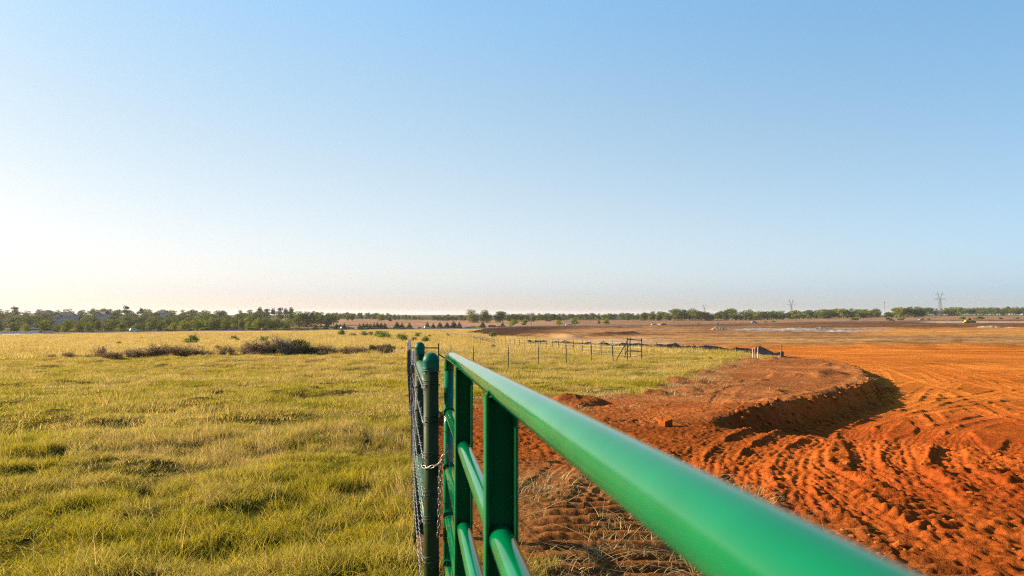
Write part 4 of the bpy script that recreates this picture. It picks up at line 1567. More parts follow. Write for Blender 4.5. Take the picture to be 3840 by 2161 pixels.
FAR = [CORNER, (2.6, 83), (-2.7, 107), (-10.5, 185), (-29, 300), (-47, 420)]
h_frame([(*H1L, 1.46), (*H1R, 1.5)], [(0, 1, .86)], [(1, on_line(H1R, CORNER, 1725), .66, .12)], 'dark green pipe frame at the far end of the barbed wire fence')
_fl = on_line(H1R, CORNER, 2351); _bl = on_line(CORNER, FAR[1], 2362)
h_frame([(*CORNER, 1.5), (*_fl, 1.52), (*_bl, 1.55)], [(0, 1, .93), (0, 2, .93), (0, 1, .42), (0, 2, .42)],
        [(1, on_line(H1R, CORNER, 2312), .84, .26), (2, on_line(CORNER, FAR[1], 2341), .80, .2)], 'dark green corner frame of pipes with two slanted struts standing in the field')


def mesh_fence(name, label, line, offs, me, wires, wr, first=True):
    base = Vector((line[0][0], line[0][1], lz(*line[0])))
    g = empty(name, tuple(base), label, 'fence')
    feet = []
    for (x, y) in offs: feet.append(post_on(g, x, y, me, R(10)))
    A = Vector((line[0][0], line[0][1], lz(*line[0]))); B = Vector((line[-1][0], line[-1][1], lz(*line[-1])))
    chain = [A] + feet + [B]
    for z in wires:
        mb = MB()
        mb.tube([p + Vector((0, -.02, z)) - base for p in chain], wr, 4, cap=False)
        mb.build('wire', M['fwire'], g)
    return g


cross = [on_line(H1R, CORNER, p) for p in (1690, 1775, 1907, 2019, 2123, 2218, 2298)]
mesh_fence('cross_fence', 'wire fence on seven dark steel posts crossing the grass behind the gate', [H1R, CORNER], cross, TP, (.22, .42, .62, .82, 1.02, 1.2), .0036)


def along(line, step, start):
    out = []; s = start
    d = 0
    for a, b in zip(line[:-1], line[1:]):
        L = math.hypot(b[0] - a[0], b[1] - a[1])
        while s < d + L:
            t = (s - d) / L
            out.append((a[0] + (b[0] - a[0]) * t, a[1] + (b[1] - a[1]) * t))
            s += step(s)
        d += L
    return out


farp = along(FAR, lambda s: 2.9 if s < 150 else 5.2, 3.4)
mesh_fence('long_wire_fence', 'long wire fence on many steel posts curving away from the corner frame to the road', FAR, farp[:100], TPF, (.3, .6, .9, 1.2), .0055)


# ------------------------------------------------------------------ silt fence and survey stakes
def build_silt():
    ln = smooth_poly([(20.2, 51.3), (20.3, 54), (19.9, 60), (19.0, 67), (17.6, 74), (15.2, 84), (11, 95), (6, 106), (2.5, 118)], 6)
    base = Vector((ln[0][0], ln[0][1], lz(*ln[0])))
    g = empty('silt_fence', tuple(base), 'sagging black fabric silt fence along the edge of the grass and graded earth', 'silt fence')
    # fabric: sagging, creased sheet with thickness
    P = along(ln, lambda s: .35, 0)
    stakes = along(ln, lambda s: 4.6, .2)
    rows = 7
    V = []; n = len(P)
    for side in (0, 1):
        for i, (x, y) in enumerate(P):
            s = i * .35
            ph = (s % 4.6) / 4.6
            top = .80 - .24 * math.sin(math.pi * ph) * (.7 + .5 * math.sin(s * .7)) + .05 * math.sin(s * 1.7)
            if s < 3.2: top *= .62 + .12 * s
            zb = lz(x, y)
            for k in range(rows):
                f = k / (rows - 1)
                off = .09 * math.sin(s * 1.3 + f * 4) * math.sin(math.pi * f) + .05 * math.sin(s * 3.1 - f * 6) + .12 * f * (1 - ph)
                V.append((x + off + side * .012 - base.x, y - .1 + off * .4 - base.y, zb - .05 + top * f - base.z))
    Q = []
    for side in (0, 1):
        o = side * n * rows
        for i in range(n - 1):
            for k in range(rows - 1):
                q = [o + i * rows + k, o + (i + 1) * rows + k, o + (i + 1) * rows + k + 1, o + i * rows + k + 1]
                Q.append(q if side else q[::-1])
    for i in range(n - 1):
        a = i * rows + rows - 1; b = a + rows; c = a + n * rows; d = b + n * rows
        Q.append([a, b, d, c])
    me = np_mesh('fabric', np.array(V), np.array(Q), M['silt'], True)
    add('fabric', me, g)
    mb = MB(); mb.box((0, 0, .40), (.05, .05, 1.1), 0)
    sm = mb.mesh('stake', M['twig'])
    for (x, y) in stakes[:26]:
        o = add('stake', sm, g); o.location = Vector((x, y, lz(x, y))) - base
        o.rotation_euler = (random.uniform(-.06, .06), random.uniform(-.06, .06), 0)


build_silt()
for px, py, lab in ((2821, 1340, 'thin white survey stake with pink top, nearest the grass, left of a close trio'), (2828, 1340, 'tallest orange tinted survey stake, between two paler ones'),
                    (2839, 1341, 'white survey stake with pink top, standing apart on the silt fence end side')):
    x = (px - 1920) / F * 49.6; y = 49.6
    e = empty('survey_stake', (x, y, lz(x, y)), lab, 'stake', 'survey stakes at the grass edge')
    hh = .86 if px == 2828 else .82
    mb = MB(); mb.box((0, 0, (hh - .12) / 2 - .1), (.06, .03, hh - .12 + .2), 0)
    mb.build('shaft', simple('orange_stake_wood', (.78, .42, .24), .7) if px == 2828 else M['stake'], e)
    mb = MB(); mb.box((0, 0, hh - .06), (.062, .032, .12), 0); mb.build('painted_top', M['stake_t'], e)
    e.rotation_euler = (random.uniform(-.03, .03), random.uniform(-.03, .03), .3)

# block of clay on the tracks
x, y = gxy(2495, 1603)
import bmesh
bm = bmesh.new(); bmesh.ops.create_cube(bm, size=1.0)
bmesh.ops.subdivide_edges(bm, edges=bm.edges[:], cuts=3, use_grid_fill=True)
for v in bm.verts:
    k = random.uniform(.94, 1.05)
    v.co.x *= .17 * k * (1 - .12 * (v.co.z + .5)); v.co.y *= .16 * k; v.co.z *= .16 * k
bm_me = bpy.data.meshes.new('clay_block'); bm.to_mesh(bm_me); bm.free(); bm_me.materials.append(M['clod'])
o = add('clay_block', bm_me, None, (x, y, lz(x, y) + .05)); o.rotation_euler = (.15, -.2, .5)
tag(o, 'square block of red clay lying on the tread marks below the raised ground', 'clay block')
#__PART5__

# ------------------------------------------------------------------ plants: placing
OAK = [oak_proto(100 + i, h, wd, 1500, .62, M['leaf'], low, 12) for i, (h, wd, low) in enumerate(((9, 10, .0), (10, 9, .02), (8.5, 11, .0), (11, 10, .04), (9.5, 12, .0), (10, 8, .0)))]
OAKN = [oak_proto(120 + i, h, wd, 2400, .42, M['leafn'], low, 13) for i, (h, wd, low) in enumerate(((6.5, 8, .0), (7, 7, .0), (6, 8.5, .0), (7.5, 8.5, .02)))]
YEL = [oak_proto(140 + i, h, wd, 2000, .38, M['leafy'], .02, 12) for i, (h, wd) in enumerate(((6, 7), (5.5, 5.5), (6.5, 8)))]
BIG = [oak_proto(160 + i, h, wd, 3600, .55, M['leaf'], low, 16) for i, (h, wd, low) in enumerate(((12, 17, .03), (11, 12, .03), (10.5, 11, .03)))]
PINE = [oak_proto(180 + i, h, wd, 1500, .7, M['pine'], .45, 9, gap=.5) for i, (h, wd) in enumerate(((15, 9), (14, 10)))]
CED = [cedar_proto(200 + i, h, wd, 2300, .30) for i, (h, wd) in enumerate(((5, 4.2), (4.6, 4.4), (5.4, 4.0)))]
SHB = [bush_proto(220 + i, h, wd, nl_, .06, M['shrubb'], 22, M['twig']) for i, (h, wd, nl_) in enumerate(((1.0, 1.5, 500), (.9, 1.9, 900), (1.1, 1.6, 700)))]
SHG = [bush_proto(240 + i, h, wd, 1500, .075, M['shrubg'], 12, None) for i, (h, wd) in enumerate(((1.1, 1.6), (1.2, 1.4), (1.0, 1.8)))]
TWG = [bush_proto(260, 2.0, 2.4, 700, .07, M['shrubg'], 30, M['palebark'])]
WEED = [bush_proto(270 + i, h, wd, 420, .16, M['weed'], 8, None) for i, (h, wd) in enumerate(((1.4, 2.2), (1.2, 1.6), (1.7, 1.8)))]
VERGE = [bush_proto(290 + i, h, wd, 900, .26, m_, 7, None) for i, (h, wd, m_) in enumerate(((1.5, 5.0, M['shrubg']), (1.8, 4.0, M['weed']), (1.4, 6.0, M['shrubg'])))]
ST = ('stems', 'foliage')


def tree_at(px, Y, protos, label, group, h=None, cat='tree', name='tree', sink=.0, parts=('trunk', 'crown'), wide=1.0):
    x = (px - 1920) / F * Y
    pr = protos[random.randrange(len(protos))]
    sc = (h / pr[2]) if h else random.uniform(.85, 1.15)
    e = plant(name, pr, (x, Y, lz(x, Y) - sink), label, cat, group, sc * wide, sc * random.uniform(.95, 1.05), None, parts)
    return e


random.seed(5)
# wooded hillside on the left: rows up the slope
cnt = 0
for (Y, p0, p1, n, pr, lab) in ((480, -60, 1010, 19, OAK, 'dark oak at the foot of the wooded hillside'), (560, -80, 1060, 22, OAK, 'oak low on the wooded hillside beyond the road'),
                                (660, -80, 960, 24, OAK, 'oak halfway up the wooded hillside'), (770, -100, 1000, 26, OAK, 'oak high on the wooded hillside'), (900, -100, 1060, 30, OAK, 'oak on the crest of the wooded hillside')):
    for i in range(n):
        px = p0 + (p1 - p0) * (i + random.uniform(.1, .9)) / n
        y = Y + random.uniform(-35, 35)
        if 205 < px < 290 and 600 < y < 720: continue
        if 375 < px < 400 and 640 < y < 800: continue
        hs = .84 if (190 < px < 300 and y < 640) or (365 < px < 410 and y < 720) else 1.0
        tree_at(px, y, pr, lab, 'oaks of the wooded hillside', hs * random.uniform(.88, 1.12) * {480: 6.8, 560: 7.6, 660: 8.6, 770: 10.2, 900: 12.6}[Y], wide=random.uniform(1.15, 1.5))
for px in (975, 1000, 1025, 1048, 1072, 1092):
    tree_at(px, 880 + random.uniform(-15, 15), PINE, 'tall open-crowned pine in the clump on the hill skyline', 'pines on the skyline', random.uniform(15, 18))
for px in (60, 350, 475, 530): tree_at(px, 890, PINE, 'single tall tree rising over the oaks on the hill crest', 'tall trees on the hill crest', random.uniform(15, 16.5))
# row right behind the road
for px, h, k in ((-10, 9, 0), (55, 6.5, 0), (100, 5.5, 1), (175, 7.5, 0), (215, 5.2, 0), (250, 7.2, 0), (300, 5.5, 0), (335, 5.6, 0), (370, 6.5, 0), (412, 7.5, 0), (463, 6.8, 1), (515, 5, 0), (540, 6, 0), (570, 8, 0), (603, 4.2, 0),
                 (640, 8.5, 0), (655, 5.5, 1), (690, 7, 1), (740, 8, 1), (770, 7, 0), (800, 8, 0), (820, 7.5, 1), (850, 7, 0), (878, 4.5, 1), (905, 7, 0), (940, 9.5, 0), (975, 8, 0), (1020, 6.5, 0), (1045, 7.5, 0), (1080, 7.5, 0)):
    Y = road_y(px) + random.uniform(14, 40) + (30 if h > 8 else 0)
    tree_at(px, Y, YEL if k else OAKN, 'sunlit yellow-green tree standing just behind the road' if k else 'round green oak standing just behind the road', 'yellow-green trees along the road' if k else 'green oaks along the road', h)
# dense grove at the edge of the tan field
for px, h in ((1100, 11), (1122, 12.5), (1150, 12), (1178, 11.5), (1205, 12), (1232, 11), (1252, 9.5)):
    tree_at(px, 560 + random.uniform(-10, 25), OAK, 'tall oak in the dense grove at the edge of the tan field', 'grove by the tan field', h + 1)
for px in (1268, 1305, 1322, 1432, 1462):
    tree_at(px, 760, OAKN, 'small green tree on the crest of the tan field', 'small trees behind the tan field', random.uniform(6, 8))
# the farthest woods read as one mass each: many crowns in one object
def far_wood(name, entries, label):
    Vs = []; Qs = []; Ts = []; off = 0
    for (px, Y, h, wide) in entries:
        cm = OAK[random.randrange(len(OAK))]
        me, ph = cm[1], cm[2]
        n = len(me.vertices)
        v = np.empty(n * 3, np.float32); me.vertices.foreach_get('co', v); v = v.reshape(-1, 3)
        c = np.empty(n * 4, np.float32); me.attributes['tint'].data.foreach_get('color', c)
        a = random.uniform(0, 6.28); sc = h / ph
        x = (px - 1920) / F * Y
        w_ = np.stack([(v[:, 0] * math.cos(a) - v[:, 1] * math.sin(a)) * sc * wide + x, (v[:, 0] * math.sin(a) + v[:, 1] * math.cos(a)) * sc * wide + Y, v[:, 2] * sc + lz(x, Y)], 1)
        Vs.append(w_); Qs.append(np.arange(n).reshape(-1, 4) + off); off += n
        Ts.append(c.reshape(-1, 4)[:, :3] * random.uniform(.8, 1.2))
    o = add(name, np_mesh(name, np.concatenate(Vs), np.concatenate(Qs), M['leaf'], False, np.concatenate(Ts)))
    tag(o, label, 'woods', kind='stuff')


# blue-green ridge behind the tan hill
RIDGE = []
for i in range(27):
    px = 1235 + i * 13.6 + random.uniform(-5, 5)
    top = np.interp(px, [1230, 1300, 1450, 1560, 1605], [1172, 1171, 1174, 1183, 1192])
    Y = 1050 + random.uniform(-20, 20)
    x = (px - 1920) / F * Y
    h = CAMZ + (HOR - top) / F * Y - lz(x, Y)
    RIDGE.append((px, Y, h * random.uniform(.88, 1.05), .8))
far_wood('far_ridge_woods', RIDGE, 'dark wood on the low ridge behind the tan hill')
for px in (1625, 1645, 1662, 1680, 1698, 1712, 1730, 1747, 1890, 1905):
    tree_at(px, 1000, OAK, 'small far oak in the gap left of the two big trees', 'far oaks in the gap', random.uniform(7, 10))
# free-standing trees of the middle
for px, h, k, lab in ((1772, 12.5, 0, 'biggest spreading tree beyond the cedars, left of a pair'), (1823, 11.8, 1, 'dense rounded big tree, right of the pair beyond the cedars'), (1876, 11.2, 2, 'big rounded tree standing alone right of the pair')):
    x = (px - 1920) / F * 720
    plant('tree', BIG[k], (x, 720, lz(x, 720)), lab, 'tree', None, h * 1.12 / BIG[k][2])
for px, Y, h, wide, lab in ((1925, 600, 5.2, 1.6, 'wide yellow-green thicket tree beside the bare tree'), (1968, 600, 5.6, 1.2, 'yellow-green rounded tree just left of the bare tree'), (2097, 575, 5.0, 1.3, 'low round yellow-green tree between the bare tree and the pale car'),
                      (2155, 570, 6.8, 1.2, 'large round yellow-green tree behind the pale car'), (2244, 590, 4.6, .8, 'slim yellow-green tree left of the fan-shaped one'), (2273, 590, 6.0, 1.1, 'fan-shaped yellow-green tree with many visible stems')):
    tree_at(px, Y, YEL, lab, None, h, wide=wide)
# bare tree
def bare_tree(px, Y, h):
    random.seed(77)
    x = (px - 1920) / F * Y
    e = empty('bare_tree', (x, Y, lz(x, Y)), 'pale leafless tree rising above the yellow-green thicket', 'tree')
    mb = MB(); mb.tube([(0, 0, -.3), (.1, 0, h * .3), (0, 0, h * .5)], [.3, .24, .18], 7); mb.build('trunk', M['palebark'], e)
    mb = MB()
    def br(p, d, L, r, k):
        q = p + d * L
        mb.tube([p, p.lerp(q, .5) + Vector((random.uniform(-.1, .1), 0, .1)) * L * .3, q], [r, r * .8, r * .55], 4, cap=False)
        if k > 0:
            for _ in range(3):
                nd = (d + Vector((random.uniform(-.7, .7), random.uniform(-.7, .7), random.uniform(-.1, .6)))).normalized()
                br(p.lerp(q, random.uniform(.5, 1)), nd, L * .68, r * .55, k - 1)
    for i in range(7):
        a = i * .9
        br(Vector((0, 0, h * random.uniform(.3, .5))), Vector((math.cos(a) * .7, math.sin(a) * .7, .9)).normalized(), h * .26, .13, 3)
    mb.build('branches', M['palebark'], e)
bare_tree(1992, 610, 12)
random.seed(9)
# far tree line on the right
def tline(p0, p1, n, Y, lo, hi, lab, grp, talls=()):
    for i in range(n):
        px = p0 + (p1 - p0) * (i + random.uniform(.2, .8)) / n
        h = random.uniform(lo, hi) * 1.3
        for (a, hh) in talls:
            if abs(px - a) < 12: h = hh * 1.25
        tree_at(px, Y + random.uniform(-25, 25), OAK, lab, grp, h, wide=random.uniform(1.0, 1.25))
far_wood('far_woods', [(1880 + 220 * (i + random.random()) / 15, 880 + random.uniform(-25, 25), random.uniform(9, 11.5), 1.1) for i in range(15)] +
         [(2020 + 400 * (i + random.random()) / 24, 1150 + random.uniform(-25, 25), random.uniform(10, 13), 1.2) for i in range(24)], 'blue-green far wood below the row of distant pylons')
for px, h in ((2355, 11), (2265, 9), (2415, 9)): tree_at(px, 960, OAK, 'rounded far oak standing before the blue-green tree line', 'rounded oaks before the tree line', h)
tline(2400, 3110, 48, 930, 8, 10.5, 'oak in the long tree line across the brown field', 'oaks of the long tree line', ((2533, 13.5), (2568, 12.5), (2600, 13), (2740, 13.5), (2790, 13.5), (2805, 12)))
tline(3085, 3300, 15, 950, 9, 11, 'oak in the tree line left of the thin mast', 'oaks left of the mast')
tline(3318, 3352, 3, 980, 6, 7, 'low tree between the mast and the pylon grove', 'low trees by the mast')
tline(3355, 3465, 8, 960, 10, 12, 'oak in the short grove left of the largest pylon', 'oaks left of the largest pylon')
tline(3460, 3900, 30, 1230, 10.5, 12.5, 'oak in the dark tree line behind the largest pylon and machine', 'oaks behind the largest pylon')
# cedars along the road
for i, (px, h, lab) in enumerate(((1071, 4.2, 'lone dark cedar left of all the others by the road'), (1155, 2.0, 'very small cedar between two larger ones'), (1185, 4.9, 'broad dark cedar right of the very small one'), (1224, 5.0, 'pointed dark cedar left of the cedar pair'),
                                  (1263, 5.0, 'taller cedar of a touching pair'), (1277, 4.6, 'cedar squeezed between two neighbours behind the dark blue car'), (1292, 4.9, 'cedar just above the dark blue car'))):
    tree_at(px, road_y(px) + 13, CED, lab, 'cedars along the road', h, 'cedar', 'cedar')
for px, h in ((1350, 5.2), (1364, 5.4), (1377, 5.6), (1390, 5.2), (1404, 5.4), (1416, 5.6), (1430, 5.2), (1444, 5.2)):
    tree_at(px, road_y(px) + 14, CED, 'dark cedar in the dense hedge-like row of cedars by the road', 'cedars in the dense row', h, 'cedar', 'cedar')
for px, h, lab in ((1489, 6.2, 'tallest pointed cedar right of the dense cedar row'), (1508, 5.6, 'medium cedar beside the tallest pointed one'), (1536, 5.4, 'cedar standing alone left of the white car on the road'), (1603, 6.2, 'cedar directly behind the white car on the road'),
                   (1625, 5, 'roundish cedar right of the white car on the road'), (1650, 5.8, 'cedar left of the conical one beside the dark field'), (1677, 5.6, 'neat conical cedar at the corner of the dark field'), (1702, 6.4, 'large cedar of the touching two at the dark field'), (1723, 5.6, 'smaller cedar of the touching two at the dark field'),
                   (1811, 5.6, 'cedar below the pair of big trees'), (1885, 4.4, 'small cedar below the solitary big tree')):
    tree_at(px, road_y(px) + 16, CED, lab, 'cedars along the road', h, 'cedar', 'cedar')
# green verge behind the road
for i in range(62):
    px = 690 + i * 20 + random.uniform(-8, 8)
    tree_at(px, road_y(px) + random.uniform(6, 9), VERGE, 'low green roadside bush in the strip below the cedars', 'roadside bushes', random.uniform(1.3, 2.3), 'bush', 'roadside_bush', parts=ST)
for i in range(26):
    px = 160 + i * 21 + random.uniform(-8, 8)
    tree_at(px, road_y(px) + random.uniform(6, 12), VERGE, 'low bush on the verge behind the road below the oaks', 'verge bushes below the oaks', random.uniform(.9, 1.6), 'bush', 'roadside_bush', parts=ST)
for px, py, h in ((2900, 1213, 2.0), (2868, 1214, 1.6), (2620, 1219, 1.0), (2690, 1218, 1.0), (3205, 1206, 3.8), (3330, 1203, 3.5), (3372, 1205, 2.2), (3385, 1204, 3.2), (3606, 1200, 3.4), (3660, 1200, 2.2), (3675, 1199, 3.4), (3750, 1197, 2.2), (3810, 1196, 2.6), (3480, 1202, 2.0)):
    Y = road_y(px) + 14
    tree_at(px, Y, VERGE[1:2], 'yellow-green bush along the road across the building site', 'bushes along the site road', h, 'bush', 'roadside_bush', parts=ST)


# hedge of brown and green shrubs across the field
def shrub(px, py, hpx, protos, lab, grp, nm='shrub', cat='shrub', wide=1.0):
    x, y = gxy(px, py)
    pr = protos[random.randrange(len(protos))]
    h = hpx / F * y
    plant(nm, pr, (x, y, lz(x, y) - .03), lab, cat, grp, h / pr[2] * wide, h / pr[2], None, ST)


G1 = 'brown shrubs of the field hedge'; G2 = 'green shrubs of the field hedge'
for px, py, h in ((190, 1349, 14), (250, 1350, 24), (276, 1350, 20), (375, 1348, 34), (395, 1350, 28), (432, 1349, 26), (452, 1348, 18), (480, 1346, 26), (500, 1344, 40), (515, 1343, 34), (545, 1343, 30), (572, 1343, 34), (600, 1342, 36), (625, 1342, 32), (655, 1341, 34), (682, 1341, 38), (705, 1340, 32), (735, 1340, 26), (760, 1340, 24),
                  (835, 1338, 30), (868, 1337, 28), (928, 1336, 40), (950, 1336, 46), (978, 1335, 44), (1005, 1335, 40), (1085, 1335, 42), (1110, 1335, 40), (1140, 1334, 34), (1185, 1333, 30), (1215, 1333, 30), (1250, 1332, 26), (1330, 1331, 30), (1362, 1330, 30), (1425, 1328, 26)):
    shrub(px, py, h * random.uniform(1.0, 1.45), SHB, 'dry brown shrub in the hedge running across the field', G1, wide=1.05)
for i in range(30):
    px = 330 + i * 39 + random.uniform(-12, 12)
    shrub(px, np.interp(px, [330, 700, 1100, 1500], [1348, 1341, 1335, 1327]) + random.uniform(-4, 2), random.uniform(16, 27), SHB, 'dry brown shrub in the hedge running across the field', G1, wide=1.4)
for px, py, h in ((812, 1322, 26), (846, 1325, 18), (1000, 1332, 56), (1022, 1334, 48), (1118, 1333, 66), (1134, 1334, 60), (1160, 1334, 36), (1290, 1330, 34), (1310, 1330, 30), (1345, 1330, 30), (1395, 1328, 36), (1425, 1327, 38), (1445, 1326, 34), (1468, 1326, 36), (1508, 1321, 24), (745, 1322, 30), (765, 1322, 26)):
    shrub(px, py, h, SHG, 'dark green shrub in the hedge running across the field', G2)
shrub(1052, 1335, 78, TWG, 'largest twiggy half-bare shrub in the middle of the hedge', None)
shrub(1076, 1335, 60, TWG, 'grey twiggy shrub beside the largest one in the hedge', None)
for px, py, h, pr, lab in ((1756, 1314, 14, SHB, 'small brown shrub in the grass behind the gate, first of four'), (1799, 1314, 17, SHB, 'thin brown shrub in the grass behind the gate, second of four'), (1826, 1316, 18, SHG, 'small dark shrub left of the blackest one behind the gate'), (1852, 1318, 26, SHG, 'blackest rounded shrub in the grass behind the gate'),
                           (2665, 1356, 22, WEED, 'leafy green weed at the edge of the raised earth')):
    shrub(px, py, h, pr, lab, None)
W = 'green weeds scattered over the field'
for px, py, h in ((877, 1284, 20), (890, 1286, 14), (988, 1288, 20), (1285, 1263, 20), (1318, 1264, 12), (1328, 1265, 12), (1362, 1264, 18), (1390, 1263, 16), (1420, 1268, 22), (1438, 1276, 26), (1455, 1270, 14), (1500, 1274, 16), (1513, 1288, 28), (1552, 1286, 18), (1568, 1268, 16), (1600, 1290, 22), (1610, 1268, 8), (720, 1300, 38), (700, 1298, 22), (445, 1300, 16), (50, 1298, 9), (80, 1297, 9), (118, 1297, 9), (135, 1296, 11), (175, 1296, 9), (225, 1295, 6), (605, 1302, 10), (340, 1300, 9), (415, 1274, 6), (530, 1272, 6), (1848, 1272, 22), (1680, 1264, 10), (1640, 1284, 7)):
    shrub(px, py, h * 1.5, WEED, 'loose green weed bush growing in the dry grass field', W, 'weed_bush', 'weed')

# ------------------------------------------------------------------ vehicles
PROF = {
    'sedan': ([(-2.3, .35), (-2.32, .75), (-2.2, .92), (-1.5, .98), (-.85, 1.42), (.45, 1.44), (1.15, 1.0), (2.1, .86), (2.32, .68), (2.34, .35)], [(-1.32, 1.0), (-.80, 1.36), (.40, 1.38), (.98, 1.0)]),
    'suv': ([(-2.35, .4), (-2.4, .9), (-2.3, 1.15), (-2.05, 1.68), (-1.7, 1.76), (.35, 1.76), (1.1, 1.18), (2.1, 1.05), (2.36, .85), (2.38, .4)], [(-2.05, 1.18), (-1.88, 1.62), (.30, 1.64), (.88, 1.16)]),
    'pickup': ([(-2.8, .5), (-2.82, 1.12), (-.75, 1.14), (-.65, 1.15), (-.55, 1.80), (.55, 1.82), (1.15, 1.22), (2.55, 1.10), (2.75, .9), (2.75, .5)], [(-.50, 1.2), (-.42, 1.70), (.50, 1.72), (.98, 1.2)])}


def vehicle(kind, loc, rz, paint, label, cat):
    prof, win = PROF[kind]
    e = empty('car' if kind != 'pickup' else 'pickup_truck', loc, label, cat, None, rz)
    mb = MB()
    mb.prism(prof, -.88, .88)
    body = mb.mesh('body', M[paint])
    bm = bmesh.new(); bm.from_mesh(body)
    bmesh.ops.recalc_face_normals(bm, faces=bm.faces)
    bmesh.ops.bevel(bm, geom=bm.edges[:], offset=.07, segments=2, affect='EDGES')
    for v in bm.verts:
        if v.co.z > 1.05: v.co.y *= 1 - .16 * min(1, (v.co.z - 1.05) / .6)
    bm.to_mesh(body); bm.free()
    add('body', body, e)
    for s_ in (-1, 1):
        mb = MB()
        mb.prism(win, s_ * .885 - .012, s_ * .885 + .012)
        for i, (x, y, z) in enumerate(mb.v): mb.v[i] = (x, y * (1 - .16 * min(1, max(0, z - 1.05) / .6)) + s_ * .012, z)
        mb.build('side_window', M['glass'], e)
    (rx0, rz0), (rx1, rz1), (fx1, fz1), (fx0, fz0) = win
    for (xa, za, xb, zb, nm) in ((fx0 + .20, fz0 + .03, fx1 + .10, fz1 + .02, 'windscreen'), (rx0 - .17, rz0 + .03, rx1 - .10, rz1 + .02, 'rear_window')):
        mb = MB()
        sx = .03 if nm == 'windscreen' else -.03
        for (x, z) in ((xa, za), (xb, zb)):
            for yy in (-.70, .70):
                for dd in (0, sx): mb.v.append((x + dd, yy * (.95 if z > 1.3 else 1), z + .015))
        for q in ((0, 2, 6, 4), (1, 5, 7, 3), (0, 1, 3, 2), (4, 6, 7, 5), (0, 4, 5, 1), (2, 3, 7, 6)): mb.face(list(q))
        mb.build(nm, M['glass'], e)
    r = .33 if kind == 'sedan' else .38
    for wx in ((-1.4, 1.42) if kind != 'pickup' else (-1.75, 1.75)):
        for s_ in (-1, 1):
            mb = MB(); mb.tube([(wx, s_ * .72, r), (wx, s_ * .915, r)], r, 18)
            wl = mb.build('wheel', M['tyre'], e)
            mb = MB(); mb.tube([(wx, s_ * .90, r), (wx, s_ * .93, r)], r * .6, 14); mb.build('rim', M['cars'], wl)
    for s_ in (-1, 1):
        hx = prof[-2][0]
        mb = MB(); mb.box((hx - .05, s_ * .62, prof[-2][1] - .02), (.14, .34, .14)); mb.build('headlight', M['white'], e)
        mb = MB(); mb.box((prof[1][0] + .02, s_ * .68, prof[1][1] - .02), (.1, .26, .16)); mb.build('tail_light', M['carr'], e)
    return e


def on_road(px, off=0.0):
    Y = road_y(px) + off
    x = (px - 1920) / F * Y
    dY = road_y(px + 20) - road_y(px - 20)
    dx = (px + 20 - 1920) / F * road_y(px + 20) - (px - 20 - 1920) / F * road_y(px - 20)
    return (x, Y, lz(x, Y) + .24), math.atan2(dY, dx)


for px, kind, paint, face, lab, cat, off in ((181, 'sedan', 'cars', 0, 'silver sedan on the road beside the white board fence', 'car', -1), (507, 'suv', 'carw', 0, 'white sport utility car on the road below the oaks', 'car', 1), (995, 'sedan', 'cark', 0, 'black sedan on the road left of the cedars', 'car', -1),
                                             (1290, 'suv', 'carb', 0, 'dark blue sport utility car on the road under the cedars', 'car', -1), (1602, 'suv', 'carw', 0, 'white sport utility car on the road at the edge of the dark ploughed field', 'car', 1),
                                             (2133, 'pickup', 'carw', math.pi, 'pale pickup half hidden at the round yellow-green tree', 'pickup', 0), (2828, 'suv', 'carg', 0, 'grey car on the road behind the pale clay heaps', 'car', 0),
                                             (3340, 'pickup', 'carr', math.pi, 'dark red pickup on the road near the thin mast', 'pickup', 0), (3453, 'suv', 'carg', math.pi, 'silver-grey car on the road left of the largest pylon', 'car', 0)):
    loc, rz = on_road(px, off)
    vehicle(kind, loc, rz + face, M and paint, lab, cat)
for px, Y, kind, paint, rz, lab in ((2453, 520, 'sedan', 'carw', math.pi, 'white sedan parked at the edge of the brown field, next to a dark red car'), (2472, 528, 'suv', 'carw', 2.6, 'white car parked between the white sedan and the dark red car'), (2488, 518, 'sedan', 'carr', 0, 'dark red car parked at the end of the three on the brown field')):
    x = (px - 1920) / F * Y
    vehicle(kind, (x, Y, lz(x, Y) + .05), rz, paint, lab, 'car')
x = (128 - 1920) / F * 470
vehicle('sedan', (x, 470, lz(x, 470) + .92), math.pi, 'carg', 'grey car on the upper street seen through a gap in the oaks', 'car')
e = empty('guard_rail', tuple(gpt(125, 464)), 'pale guard rail in front of the grey car on the upper street', 'guard rail')
mb = MB(); mb.box((0, 0, 1.15), (9.0, .12, .5)); mb.build('rail', M['white'], e)
for dx in (-4, -1.3, 1.3, 4):
    mb = MB(); mb.box((dx, .12, .55), (.14, .12, 1.3)); mb.build('post', M['steel'], e)

